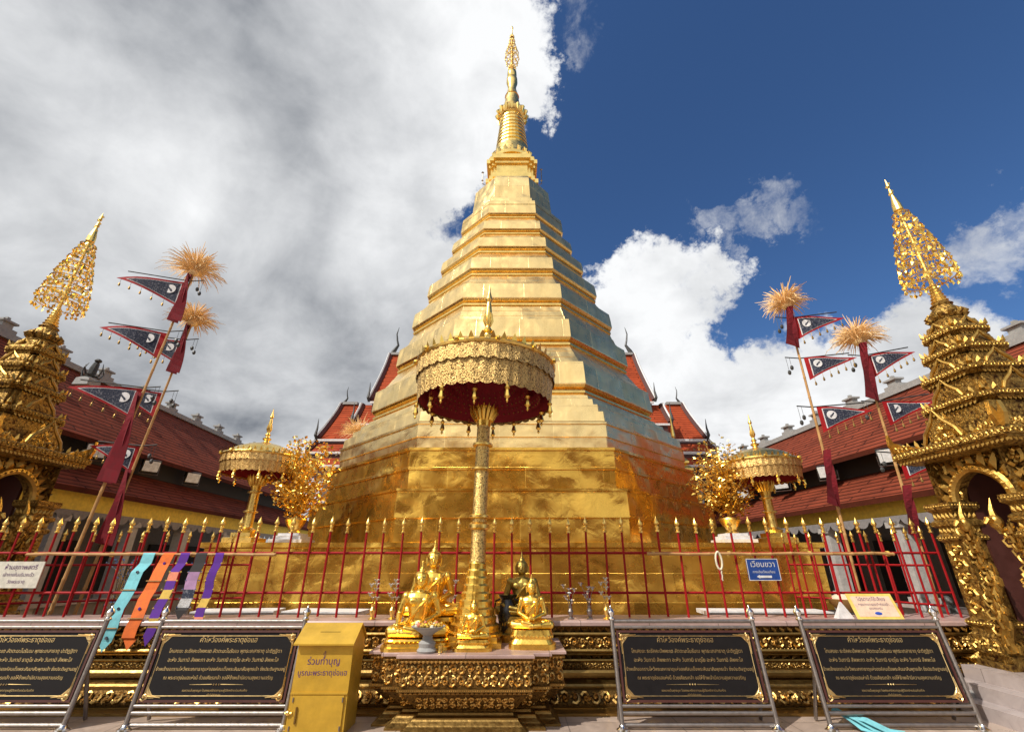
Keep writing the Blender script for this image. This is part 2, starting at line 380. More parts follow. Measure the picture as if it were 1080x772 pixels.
def marble(name, c1, c2, tile):
    m = mat(name, c1, .3); t = NT(m)
    br = t.tex('Brick', None, 'Object', Scale=1.0, Mortar_Size=.006, Brick_Width=tile, Row_Height=tile, Bias=0.0); br.offset = 0
    br.inputs['Color1'].default_value = (*c1, 1); br.inputs['Color2'].default_value = (*c2, 1); br.inputs['Mortar'].default_value = tuple(x * .45 for x in c1) + (1,)
    n = t.tex('Noise', 3, Detail=10, Roughness=.7, Distortion=1.2); s_ = t.tex('Noise', .7, Detail=6, Roughness=.7)
    c = t.mix(.8, br.outputs['Color'], t.ramp(n.outputs['Fac'], [(.3, (.72, .68, .66)), (.65, (1.08, 1.04, 1))]), 'MULTIPLY')
    t.col(t.mix(.7, c, t.ramp(s_.outputs['Fac'], [(.35, (.66, .62, .58)), (.6, (1, 1, 1))]), 'MULTIPLY'))
    t.rough(t.ramp(n.outputs['Fac'], [(.3, grey(.22)), (.7, grey(.5))])); return m
M['paving'] = marble('marble_paving', (.52, .42, .35), (.45, .36, .30), .6)
M['coping'] = marble('pink_marble', (.52, .37, .33), (.47, .33, .30), .9)
M['steps'] = marble('grey_marble', (.50, .44, .42), (.42, .37, .36), .8)
def rooft(name, c, line=.22):
    m = mat(name, c, .85, 0, .15); t = NT(m)
    br = t.tex('Brick', None, 'UV', Scale=1.0, Mortar_Size=.035, Brick_Width=1.9, Row_Height=.21, Mortar_Smooth=.7, Bias=-.1)
    br.inputs['Color1'].default_value = (*c, 1); br.inputs['Color2'].default_value = tuple(x * .80 for x in c) + (1,); br.inputs['Mortar'].default_value = tuple(x * line for x in c) + (1,)
    n = t.tex('Noise', 1.1, Detail=10, Roughness=.75)
    t.col(t.mix(.75, br.outputs['Color'], t.ramp(n.outputs['Fac'], [(.34, (.45, .42, .42)), (.5, (.9, .88, .86)), (.66, (1.15, 1.1, 1.05))]), 'MULTIPLY'))
    t.nrm(t.bump(br.outputs['Fac'], 1.0, -.05)); return m
M['tile'] = rooft('red_roof_tile', (.235, .050, .023), .34)
M['tile2'] = rooft('orange_red_roof_tile', (.42, .072, .024), .6)

# ------------------------------------------------------------------ ground
g = MB(); g.poly([(-300, -300, 0), (300, -300, 0), (300, 300, 0), (-300, 300, 0)])
struct(g.build('ground', M['paving']))

# ------------------------------------------------------------------ chedi
D = 15.0
K = .44
def octo(a, z, k=K): return [(x, y, z) for x, y in ((-k * a, -a), (k * a, -a), (a, -k * a), (a, k * a), (k * a, a), (-k * a, a), (-a, k * a), (-a, -k * a))]
def sq(a, z): return [(x * a, y * a, z) for x, y in ((-1, -1), (1, -1), (1, 1), (-1, 1))]
def build_chedi():
    T = thing('golden_chedi', 'huge gilded octagonal chedi rising in tiers to a ringed spire', 'stupa', (0, D, 0))
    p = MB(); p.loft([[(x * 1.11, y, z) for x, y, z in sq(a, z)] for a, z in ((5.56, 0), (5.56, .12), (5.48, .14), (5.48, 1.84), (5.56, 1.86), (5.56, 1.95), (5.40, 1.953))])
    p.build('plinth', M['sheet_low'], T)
    def tier(name, prof, m):
        q = MB(); q.loft([octo(a, z) for a, z in prof]); return q.build(name, m, T)
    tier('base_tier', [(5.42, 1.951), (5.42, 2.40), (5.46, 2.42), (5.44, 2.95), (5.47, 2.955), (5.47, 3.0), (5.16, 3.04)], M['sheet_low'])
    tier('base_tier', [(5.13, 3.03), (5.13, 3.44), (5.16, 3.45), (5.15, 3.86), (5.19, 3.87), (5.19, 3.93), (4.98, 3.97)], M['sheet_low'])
    tier('base_tier', [(4.94, 3.96), (4.94, 4.22), (4.97, 4.23), (4.96, 4.52), (4.99, 4.53), (4.99, 4.58), (4.82, 4.62)], M['sheet'])
    lips = [(4.93, 4.60), (4.31, 5.79), (3.78, 7.43), (3.43, 8.94), (3.04, 10.31), (2.66, 11.50), (2.32, 12.56), (2.02, 13.56)]
    for i in range(7):
        (a0, z0), (a1, z1) = lips[i], lips[i + 1]; H = z1 - z0
        # going up: risers, the recess below the lip, then the tall plain band above it
        lo = a0 if i == 0 else a0 - .20 * min(1, H)
        bh = (lips[i + 2][1] - z1) if i < 6 else 1.6
        band0 = z0 + (.42 * H if i else .02)
        prof = [(lo, band0 - .01)]
        aa = a1 - .10; st = 3
        zz = z1 - .19 * min(1.2, H) 
        for k in range(st):
            f0 = k / st; f1 = (k + 1) / st
            ra = lo + (aa - lo) * f1
            zk = band0 + (zz - band0) * f0; zk1 = band0 + (zz - band0) * f1
            prof += [(lo + (aa - lo) * f0 - .012, zk + .012), (ra + .018, zk1 - .022)]
        if i == 0: prof = [(4.93, 4.61), (4.90, 4.86), (4.73, 4.88), (4.71, 5.10), (4.56, 5.12), (4.53, 5.30), (4.38, 5.32), (4.34, 5.47), (4.24, 5.49)]
        prof.append((aa, zz))
        tier('stepped_riser', prof, M['sheet'])
        hl = z1 - zz
        tier('lip_moulding', [(aa - .01, zz - .002), (aa + .05, zz + .05 * hl), (aa + .05, zz + .30 * hl), (aa - .04, zz + .34 * hl), (aa - .03, zz + .55 * hl), (a1 - .045, zz + .75 * hl), (a1 - .012, z1 - .003)], M['lip'])
        top = .42 * bh
        tier('band', [(a1, z1 - .004), (a1 + .004, z1 + .03), (a1 - .02, z1 + top * .55), (a1 - .05, z1 + top - .03), (a1 - .12, z1 + top), (a1 - .3, z1 + top + .01)], M['sheet'])
    o = tier('relief_band', [(1.98, 13.9), (2.0, 14.0), (1.86, 14.25), (1.8, 14.3)], M['gate'])
    tier('octagonal_drum', [(1.78, 14.2), (1.74, 14.55), (1.63, 14.6), (1.59, 15.1), (1.53, 15.85), (1.47, 15.87), (1.42, 16.05), (1.3, 16.06)], M['sheet'])
    ZA = (17.18, 18.9, 19.98, 22.2, 22.75, 23.2, 25.15, 28.65); ZB = (16.05, 18.0, 18.9, 21.15, 21.75, 22.8, 24.9, 28.65)
    def warp(q):
        def f(z):
            for i in range(len(ZA) - 1):
                if z <= ZA[i + 1] or i == len(ZA) - 2: return ZB[i] + (z - ZA[i]) * (ZB[i + 1] - ZB[i]) / (ZA[i + 1] - ZA[i])
        q.v = [(x, y, f(z)) for x, y, z in q.v]; return q
    # redented box below the bell
    def red(a, z, n=3, st=.14):
        q = []
        for sx, sy, order in ((1, -1, 0), (1, 1, 1), (-1, 1, 0), (-1, -1, 1)):
            c = []
            for k in range(n):
                c.append((a - st * a * (n - 1 - k) , a - st * a * k)); 
                if k < n - 1: c.append((a - st * a * (n - 1 - k), a - st * a * (k + 1)))
            if order == 0: c = c
            else: c = c[::-1]
            q += [(sx * x, sy * y, z) for x, y in c]
        return q
    q = MB()
    for a, z0, z1 in ((1.02, 17.18, 17.42), (1.12, 17.42, 17.62), (.92, 17.62, 18.25), (1.0, 18.25, 18.42), (1.1, 18.42, 18.62), (.9, 18.62, 18.9)): q.loft([red(a, z0 + .002), red(a, z1)])
    warp(q).build('redented_box', M['spire'], T)
    q = MB()
    q.lathe([(1.0, 18.85), (1.04, 18.98), (.94, 19.12), (.92, 19.3), (.82, 19.75), (.78, 20.0)], 28)
    for k in range(20):
        an = k * math.pi / 10; 
        q.tube([(.96 * math.cos(an), .96 * math.sin(an), 18.95), (1.02 * math.cos(an), 1.02 * math.sin(an), 19.2), (.93 * math.cos(an), .93 * math.sin(an), 19.5)], [.07, .08, .02], 5)
    warp(q).build('bell', M['spire'], T, True)
    q = MB(); z = 19.98; r = .77; prof = []
    for k in range(9):
        h = .25; prof += [(r * .86, z), (r * 1.0, z + h * .2), (r * 1.0, z + h * .6), (r * .86, z + h * .82)]; z += h; r -= .026
    q.lathe(prof, 28); warp(q).build('ringed_spire', M['spire'], T)
    q = MB(); q.lathe([(.5, 22.2), (.66, 22.30), (.72, 22.45), (.64, 22.62), (.50, 22.75), (.38, 22.9), (.33, 23.2)], 28)
    for k in range(16):
        an = k * math.pi / 8; c, s_ = math.cos(an), math.sin(an)
        q.tube([(.60 * c, .60 * s_, 22.62), (.74 * c, .74 * s_, 22.45), (.68 * c, .68 * s_, 22.2)], [.06, .09, .02], 5)
    warp(q).build('lotus_crown', M['spire'], T, True)
    q = MB(); q.lathe([(.36, 23.2), (.30, 23.35), (.20, 23.75), (.22, 24.0), (.28, 24.2), (.27, 24.5), (.18, 24.6), (.24, 24.75), (.23, 25.0), (.12, 25.15), (.08, 25.4), (.06, 27.6), (.03, 28.3), (.05, 28.4), (.07, 28.5), (.015, 28.65)], 16)
    warp(q).build('spire_neck', M['spire'], T, True)
    q = MB()
    for k in range(8):
        zz = 25.35 + k * .35; rr = (.18, .28, .36, .34, .26, .18, .14, .10)[k]
        q.tube([(rr * math.cos(a), rr * math.sin(a), zz) for a in [i * math.pi / 6 for i in range(13)]], .022, 4)
        for i in range(10):
            a = i * math.pi / 5 + k * .3; c, s_ = math.cos(a), math.sin(a)
            q.tube([(.05 * c, .05 * s_, zz + .05), (rr * c, rr * s_, zz)], .012, 4)
            q.ball((rr * c, rr * s_, zz - .07), (.04, .04, .07), 5, 4)
    warp(q).build('tiered_finial', M['spire'], T)
    q = MB()
    for s_, h in ((-1, 1.25), (1, 1.6), (-.4, .5)):
        q.tube([(1.05 * s_, -.5, 17.5), (1.28 * s_, -.55, 17.6), (1.28 * s_, -.55, 17.6 + h * .45)], .02, 4)
        q.bead((1.28 * s_, -.55, 17.6 + h * .45), .07); q.bead((1.28 * s_, -.55, 17.75), .06)
    warp(q).build('lightning_rod', M['steel'], T)
build_chedi()

# ------------------------------------------------------------------ viharn behind the chedi
def chofa(q, p, sx, h, fwd=0.0):
    q.tube([p, p + Vector((sx * h * .10, 0, h * .12)), p + Vector((sx * h * .30, 0, h * .34)), p + Vector((sx * h * .22, 0, h * .52)), p + Vector((sx * h * .16, 0, h * .75)), p + Vector((sx * h * .24, 0, h))], [h * .07, h * .07, h * .04, h * .03, h * .022, h * .006], 6)
def build_viharn():
    T = thing('viharn_hall', 'temple hall behind the chedi with stacked red roofs and slender horn finials', 'temple hall', (0, 0, 0))
    w = MB(); w.box(-9.4, 9.4, 22.6, 31, 0, 5.9); w.build('wall', M['white'], T)
    tiers = [(7.75, 26.0, 13.75, 23.2, 9.65), (8.2, 23.5, 9.5, 22.5, 8.2), (10.35, 26.0, 10.4, 23.4, 7.6), (10.4, 23.5, 7.45, 22.6, 6.75), (10.3, 22.7, 6.5, 21.7, 5.9)]
    for i, (xh, y1, z1, y0, z0) in enumerate(tiers):
        q = MB(); n = 6
        prof = [(y1 + (y0 - y1) * k / n, z1 + (z0 - z1) * (k / n) ** .86) for k in range(n + 1)]
        acc = 0
        for k in range(n):
            (ya, za), (yb, zb) = prof[k], prof[k + 1]; l = math.hypot(ya - yb, za - zb)
            q.poly([(-xh, yb, zb), (xh, yb, zb), (xh, ya, za), (-xh, ya, za)], [(-xh, acc + l), (xh, acc + l), (xh, acc), (-xh, acc)]); acc += l
            q.poly([(-xh, yb, zb - .12), (-xh, ya, za - .12), (xh, ya, za - .12), (xh, yb, zb - .12)])
        if i in (0, 2):
            yb = 52 - y0
            q.poly([(xh, yb, z0), (-xh, yb, z0), (-xh, y1, z1), (xh, y1, z1)])
        rf = q.build('roof', M['tile2'], T)
        q = MB()
        for sx in (-1, 1):
            q.tube([(sx * (xh + .05), y, z + .08) for y, z in prof], .13, 4)
        q.build('bargeboard', M['maroon'], rf)
        q = MB()
        for sx in (-1, 1): q.tube([(sx * (xh + .16), y - .05, z + .16) for y, z in prof], .055, 4)
        q.box(-xh, xh, y0 - .12, y0 + .0, z0 - .13, z0 - .02); q.build('eaves_trim', M['white'], rf)
        q = MB()
        q.box(-xh + .1, xh - .1, y0 - .02, y0 + .1, z0 - .62, z0 - .14); q.build('eaves_board', M['maroon'], rf)
        for sx in (-1, 1):
            if i in (0, 2):
                q = MB(); q.box(sx * xh - .9 * (sx > 0), sx * xh + .9 * (sx < 0), y1 - .15, y1 + .15, z1, z1 + .16); q.build('ridge_cap', M['greystone'], rf)
                q = MB(); chofa(q, Vector((sx * (xh + .0), y1, z1 + .05)), -sx * .6, 2.0 if i == 0 else 1.15); q.build('horn_finial', M['bronze'], rf)
            q2 = Vector((sx * (xh + .1), y0, z0)); q = MB()
            if i < 3: q.tube([q2, q2 + Vector((sx * .06, -.12, .2)), q2 + Vector((sx * .02, -.1, .6)), q2 + Vector((sx * .04, -.1, 1.1))], [.08, .08, .05, .01], 5); q.build('horn_finial', M['bronze'], rf)
build_viharn()

def build_front_hall():
    T = thing('assembly_hall', 'red roofed hall facing the chedi, mirrored in its gilt lower walls', 'temple hall', (0, -9.5, 0))
    q = MB(); q.box(-13, 13, -.2, 0, 0, 4.2); q.build('wall', M['yellow'], T)
    for x in (-9, -3, 3, 9): q = MB(); q.box(x - 1, x + 1, .001, .03, 0, 2.8); q.build('doorway', M['dark'], T)
    q = MB(); q.poly([(-14, 1.6, 3.9), (-14, -4, 8.6), (14, -4, 8.6), (14, 1.6, 3.9)], [(0, 7), (0, 0), (28, 0), (28, 7)]); q.poly([(-14, -9.6, 3.9), (14, -9.6, 3.9), (14, -4, 8.6), (-14, -4, 8.6)]); q.build('roof', M['tile'], T)
    for x in (-12, -7.2, -2.4, 2.4, 7.2, 12): q = MB(); q.lathe([(.3, 0), (.3, .3), (.24, .35), (.22, 3.7), (.3, 3.9)], 12, (x, 1.2)); q.build('column', M['maroon'], T)
build_front_hall()

# ------------------------------------------------------------------ cloister halls left and right of the court
def build_cloister(sd, label, x0, dd, zf0, ze, zc0, zc1, zr, xr, y0, y1, lamps):
    """sd -1 left, +1 right; x0 the eaves line at Y=0, dd its drift with Y"""
    ang = math.atan(dd)                     # the whole hall turns about (x0,0)
    T = thing('cloister_hall', label, 'temple hall', (x0, 0, 0), -ang)
    o = lambda d: sd * d                    # outward from the court
    def slab(name, m, a, b, parent=T, thick=.14, trim=True):     # roof plane from (offset,z) a (high) to b (low)
        q = MB(); l = math.hypot(a[0] - b[0], a[1] - b[1])
        P = [(o(b[0]), y0, b[1]), (o(b[0]), y1, b[1]), (o(a[0]), y1, a[1]), (o(a[0]), y0, a[1])]; uv = [(y0, l), (y1, l), (y1, 0), (y0, 0)]
        if sd < 0: P = P[::-1]; uv = uv[::-1]
        q.poly(P[::-1], uv[::-1])
        q.poly([(x, y, z - thick) for x, y, z in P])
        q.poly([(o(b[0]), y0, b[1]), (o(b[0]), y1, b[1]), (o(b[0]), y1, b[1] - thick), (o(b[0]), y0, b[1] - thick)])
        return q.build(name, m, parent)
    up = slab('upper_roof', M['tile'], (xr, zr), (.75, zc1))
    lw = slab('lower_roof', M['tile'], (1.45, zc0), (0, ze))
    q = MB(); q.poly([(o(xr + .02), y0, zr), (o(xr + .02), y1, zr), (o(xr * 2 - .75), y1, zc1), (o(xr * 2 - .75), y0, zc1)]); q.build('rear_roof', M['tile'], T)
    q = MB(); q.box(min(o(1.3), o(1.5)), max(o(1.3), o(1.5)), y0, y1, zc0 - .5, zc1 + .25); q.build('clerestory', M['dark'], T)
    q = MB(); q.box(min(o(xr - .16), o(xr + .16)), max(o(xr - .16), o(xr + .16)), y0, y1, zr - .05, zr + .14)
    rc = q.build('ridge_cap', M['greystone'], up)
    y = y0 + .8
    while y < y1:
        q = MB(); q.box(o(xr) - .14, o(xr) + .14, y - .3, y + .3, zr + .141, zr + .26); q.box(o(xr) - .11, o(xr) + .11, y - .16, y + .16, zr + .26, zr + .42); q.box(o(xr) - .17, o(xr) + .17, y - .24, y + .24, zr + .42, zr + .48)
        q.box(o(xr) - .05, o(xr) + .05, y - .05, y + .05, zr + .48, zr + .6)
        q.build('ridge_ornament', M['greystone'], rc); y += 1.9
    # yellow band with a scalloped lace edge
    q = MB(); q.box(min(o(.25), o(.37)), max(o(.25), o(.37)), y0, y1, zf0, ze - .16 + .15); q.build('yellow_fascia', M['yellow'], T)
    q = MB(); n = int((y1 - y0) / .5)
    for k in range(n):
        ya = y0 + k * .5
        for j in range(6):
            t0, t1 = j / 6, (j + 1) / 6
            za = zf0 - .06 - .16 * math.sin(math.pi * t0) ** .6; zb = zf0 - .06 - .16 * math.sin(math.pi * t1) ** .6
            q.poly([(o(.23), ya + .5 * t0, zf0 + .03), (o(.23), ya + .5 * t1, zf0 + .03), (o(.23), ya + .5 * t1, zb), (o(.23), ya + .5 * t0, za)])
            q.poly([(o(.245), ya + .5 * t0, zf0 + .03), (o(.245), ya + .5 * t1, zf0 + .03), (o(.245), ya + .5 * t1, zb), (o(.245), ya + .5 * t0, za)][::-1])
    q.build('lace_valance', M['greywall'], T)
    y = y0 + 1.0
    while y < y1:
        q = MB(); q.box(o(.45) - .17, o(.45) + .17, y - .17, y + .17, .0, zf0 + .3); q.box(o(.45) - .22, o(.45) + .22, y - .22, y + .22, .601, .8); q.box(o(.45) - .22, o(.45) + .22, y - .22, y + .22, zf0 - .25, zf0 - .1)
        q.build('column', M['column'], T); y += 2.6
    q = MB(); q.box(min(o(.32), o(.6)), max(o(.32), o(.6)), y0, y1, 0, .56); q.build('low_wall', M['greywall'], T)
    q = MB(); q.box(min(o(.2), o(.7)), max(o(.2), o(.7)), y0, y1, .56, .64); q.build('coping', M['steps'], T)
    q = MB(); q.box(min(o(4.0), o(4.2)), max(o(4.0), o(4.2)), y0, y1, 0, zc0 + .1)
    q.box(min(o(.7), o(4.0)), max(o(.7), o(4.0)), y0, y1, ze + .0, ze + .1); q.build('back_wall', M['greywall'], T)
    y = y0 + 2
    while y < y1: q = MB(); q.box(min(o(3.9), o(4.0)), max(o(3.9), o(4.0)), y, y + 1.5, .6, 2.3); q.build('doorway', M['dark'], T); y += 2.6
    # floodlights under the clerestory, things of their own
    ords = ['first', 'second', 'third', 'fourth', 'fifth', 'sixth']
    for i, yl in enumerate(lamps):
        base = Vector((o(.70), yl, zc0 - .06)); base.rotate(Euler((0, 0, -ang))); base += Vector((x0, 0, 0))
        L_ = thing('floodlight', f"{ords[i]} square floodlight, counting back from the {'left' if sd < 0 else 'right'} gate, under that side's upper roof", 'floodlight', base, -ang, 'floodlights under the hall roofs'); L_.rotation_euler = (0, 0, -ang + sd * R(38))
        q = MB(); Rt = Matrix.Translation((0, 0, .2)) @ Matrix.Rotation(R(-16 * sd), 4, 'Y')
        q.box(-.10, .10, -.25, .25, -.2, .2, Rt); q.build('housing', M['black'], L_)
        q = MB(); q.box(-.115 * sd - .012, -.115 * sd + .012, -.22, .22, -.17, .17, Rt); q.build('glass_front', M['lampglass'], L_)
        q = MB(); q.tube([(0, -.27, .2), (0, -.27, -.08), (0, .27, -.08), (0, .27, .2)], .018, 4); q.build('bracket', M['steel'], L_)
build_cloister(-1, 'long hall on the left with two red tiled roofs, steep and in shade', -11.0, -.04, 2.84, 3.42, 4.45, 4.9, 7.75, 3.75, 3.5, 30, (9.3, 11.1, 13.0, 15.3, 17.6))
build_cloister(1, 'long hall on the right with two sunlit red tiled roofs', 10.4, -.06, 2.66, 3.15, 4.15, 4.6, 6.75, 3.3, 3.5, 30, (10.0, 12.2, 14.6, 17.0, 19.6))

# statue on the left roof ridge
def build_ridge_statue():
    p = at(97, 392, 11.6)
    T = thing('roof_figure', 'dark horned figure on the ridge of the left hall roof', 'ornament', (p.x, 11.6, p.z - .45))
    q = MB(); q.loft([sq(.34, 0), sq(.30, .32), sq(.2, .4)]); q.build('base', M['greystone'], T)
    q = MB(); q.tube([(0, 0, .38), (0, 0, .6), (.04, 0, .9), (.08, 0, 1.15)], [.14, .17, .15, .11], 8); q.ball((.1, 0, 1.25), (.14, .14, .1))
    for s_ in (-1, 1): q.tube([(.05, s_ * .08, .55), (.1, s_ * .35, .5), (.1, s_ * .5, .75), (.1, s_ * .38, 1.0)], [.05, .045, .035, .01], 5); q.tube([(s_ * .08, 0, .5), (s_ * .38, 0, .5), (s_ * .46, 0, .8), (s_ * .40, 0, 1.1)], [.05, .045, .035, .01], 5)
    q.build('figure', M['bronze'], T); T.scale = (.62, .62, .62)
build_ridge_statue()

# ------------------------------------------------------------------ terrace wall (gilt plinth that carries the fence)
WX0, WX1 = -8.2, 6.25
def build_terrace():
    T = thing('terrace_wall', 'low carved gold wall with a pink marble coping under the fence', 'wall')
    def run(name, m, prof, x1=WX1):
        q = MB(); P = prof + [(7.4, prof[-1][1]), (7.4, prof[0][1])] if prof[-1][1] != prof[0][1] else prof
        q.loft([[(x, y, z) for y, z in P] for x in (WX0, x1)]); return q.build(name, m, T)
    run('coping', M['coping'], [(6.70, .835), (6.70, .872), (6.712, .89), (7.45, .89), (7.45, .835)])
    run('backing', M['ground'], [(6.80, .832), (6.80, .76), (6.84, .74), (6.78, .72), (6.78, .55), (6.84, .53), (6.88, .50), (6.88, .42), (6.80, .41), (6.80, .345)])
    q = MB()
    for y, z, r in ((6.79, .822, .016), (6.76, .735, .022), (6.76, .548, .022), (6.83, .43, .02), (6.78, .51, .014)): q.tube([(WX0, y, z), (WX1, y, z)], r, 6)
    q.beads((WX0, 6.775, .722), (WX1, 6.775, .722), .05, .014); q.beads((WX0, 6.775, .565), (WX1, 6.775, .565), .05, .014)
    q.build('bead_moulding', M['mould'], T)
    q = MB(); q.petals((WX1, 6.795, .815), (WX0, 6.795, .815), (0, -1, 0), (0, 0, -1), .105, .075, .3); q.build('petal_frieze', M['relief'], T)
    q = MB(); q.scrolls((WX0, 6.775, .578), (WX1, 6.775, .578), (0, -1, 0), (0, 0, 1), .135); q.build('scroll_frieze', M['relief'], T)
    q = MB(); q.petals((WX0, 6.86, .435), (WX1, 6.86, .435), (0, -.9, .3), (0, 0, 1), .13, .075, .25); q.scrolls((WX0, 6.80, .352), (WX1, 6.80, .352), (0, -1, 0), (0, 0, 1), .06, .1); q.build('leaf_frieze', M['mould'], T)
    run('moulding', M['mould'], [(6.72, .344), (6.70, .32), (6.70, .29), (6.78, .28), (6.78, .25), (6.62, .22), (6.60, .20), (6.60, .178)])
    run('skirting', M['ground'], [(6.52, .176), (6.40, .07), (6.40, .045)])
    q = MB(); q.scrolls((WX0, 6.385, .062), (WX1, 6.385, .062), (0, -.70, .6), (0, .65, .75), .155, .10); q.build('carved_skirting', M['relief'], T)
    run('base_course', M['mould'], [(6.36, .043), (6.36, .03), (6.2, .028), (6.2, 0)])
    # rounded end by the right gate
    q = MB()
    q.lathe([(.30, .345), (.44, .40), (.50, .47), (.46, .54), (.48, .62), (.50, .73), (.52, .74)], 20, (WX1 + .02, 7.12)); q.build('rounded_end', M['carved'], T, True)
    q = MB(); q.lathe([(.54, .836), (.56, .85), (.56, .888)], 20, (WX1 + .02, 7.14)); q.build('coping', M['coping'], T)
build_terrace()

# ------------------------------------------------------------------ iron fences
def finial_mb(q, c, s=1.0):
    x, y, z = c
    q.lathe([(.012 * s, z), (.03 * s, z + .01), (.03 * s, z + .03 * s), (.016 * s, z + .04 * s), (.024 * s, z + .06 * s), (.026 * s, z + .085 * s), (.014 * s, z + .10 * s), (.034 * s, z + .118 * s), (.038 * s, z + .135 * s), (.022 * s, z + .165 * s), (.010 * s, z + .195 * s), (.002, z + .225 * s)], 8, (x, y))
def fence(label, pts, zb, zr, zt, sp, s=1.0):
    T = thing('iron_fence', label, 'fence', (pts[0][0], pts[0][1], 0)); o = Vector((pts[0][0], pts[0][1], 0))
    P = [Vector((x, y, 0)) - o for x, y in pts]
    for z in zr:
        q = MB(); q.tube([p + Vector((0, 0.022, z)) for p in P], .017, 4); q.build('rail', M['red'], T)
    qb = MB(); qb.tube([(0, 0, zb), (0, 0, zt - .2)], .016, 6); qf = MB(); finial_mb(qf, (0, 0, zt - .205), s)
    b0 = f0 = None
    for a, b in zip(P, P[1:]):
        n = max(1, round((b - a).length / sp))
        for i in range(n + (b is P[-1])):
            p = a.lerp(b, i / n); dz = random.uniform(-.012, .012); tilt = (random.uniform(-.006, .006), random.uniform(-.01, .01), random.uniform(0, 3))
            if b0 is None:
                b0 = qb.build('bar', M['red'], T); f0 = qf.build('finial', M['umb'], b0, True); bb = b0
            else:
                bb = b0.copy(); COL.objects.link(bb); bb.parent = T; ff = f0.copy(); COL.objects.link(ff); ff.parent = bb
            bb.location = (p.x, p.y, dz); bb.rotation_euler = tilt
fence('long red iron fence with gold spear tips along the marble coping', [(-8.45, 7.1), (6.28, 7.1)], .89, (1.196, 1.719), 2.2, .275)
fence('shorter red fence with gold tips behind the left end, running back to the left hall', [(-8.2, 7.7), (-7.0, 8.5), (-4.9, 9.1)], .0, (1.0, 1.55), 2.12, .36, .9)
fence('shorter red fence with gold tips behind the right end, running back from the right gate', [(6.45, 7.5), (6.25, 8.4), (5.3, 9.35)], .0, (1.0, 1.55), 2.12, .24, .9)

# bamboo rails tied on the fence, garland
def bamboo(label, x0, x1, z):
    q = MB(); n = 14
    pts = [Vector((x0 + (x1 - x0) * i / n, 7.04 + random.uniform(-.006, .006), z + random.uniform(-.008, .008))) for i in range(n + 1)]
    q.tube(pts, .021, 8)
    for p in pts[1:-1:2]: q.lathe([(.022, -.01), (.027, 0), (.022, .01)], 8)
    o = q.build('bamboo_pole', M['bamboo'], None, True); return tag(o, label, 'pole')
def bamboo2(label, x0, x1, z):
    T = thing('bamboo_pole', label, 'pole', (x0, 7.04, z)); n = 12; L_ = x1 - x0
    q = MB(); pts = []; rd = []
    for i in range(n + 1):
        x = L_ * i / n; w = random.uniform(-.008, .008)
        for dx, r in ((-.012, .020), (0, .025), (.012, .020)): pts.append((x + dx, 0, w)); rd.append(r)
    q.tube(pts, rd, 8); q.build('cane', M['bamboo'], T, True)
    q = MB()
    for t in (.02, .33, .66, .98):
        for k in range(3): q.tube([(L_ * t + k * .015, .03 + .03 * math.cos(a) - .0, .032 * math.sin(a)) for a in [i * math.pi / 4 for i in range(9)]], .005, 4)
    q.build('tie', M['clothyel'], T)
bamboo2('bamboo pole tied along the left half of the fence, banners hanging from it', -7.05, -3.45, 1.70)
bamboo2('bamboo pole tied along the right half of the fence', 1.98, 5.55, 1.71)
def build_garland():
    T = thing('flower_garland', 'white jasmine garland looped over the right bamboo pole', 'garland', (at(755, 585, 7.0).x, 7.0, 1.70))
    q = MB()
    for i in range(44):
        a = i * math.pi * 2 / 44; q.bead((.042 * math.sin(a) + .03, 0, -.085 + .115 * math.cos(a)), .018)
    q.build('flower_loop', M['jasmine'], T)
    q = MB()
    for i in range(9): q.bead((.04 + random.uniform(-.006, .006), 0, -.21 - i * .016), .013)
    q.build('tassel', M['jasmine'], T)
build_garland()

# cloth banners hung over the left bamboo pole
def banner(label, u, wd, zb, cols, yb, kind):
    x = at(u, 592, 7.0).x
    T = thing('cloth_banner', label, 'banner', (x, 7.0, 1.70), 0, 'cloth banners on the left bamboo pole')
    path = [(-.0, .02), (-.034, .0), (-.05, -.12)]
    z = -.12; H = 1.70 - zb
    end = H
    while z > -end:
        z -= .11; t = min(1, (-z) / .8); path.append((-.05 - (yb) * t + random.uniform(-.012, .012), max(z, -end)))
    n = len(path); q = MB(); hw = wd / 2
    for i in range(n - 1):
        (y0, z0), (y1, z1) = path[i], path[i + 1]
        q.cur = cols[i % len(cols)] if kind != 'plain' else 0
        sw = .015 * math.sin(i * 1.7 + u); s2 = .015 * math.sin((i + 1) * 1.7 + u)
        q.poly([(-hw + sw, y0, z0), (hw + sw, y0, z0), (hw + s2, y1, z1), (-hw + s2, y1, z1)]); q.poly([(-hw + sw, y0 + .006, z0), (-hw + s2, y1 + .006, z1), (hw + s2, y1 + .006, z1), (hw + sw, y0 + .006, z0)])
    y1, z1 = path[-1]; q.poly([(-hw + s2, y1, z1), (hw + s2, y1, z1), (s2, y1 - .005, z1 - .12)])
    return T, q, path, hw
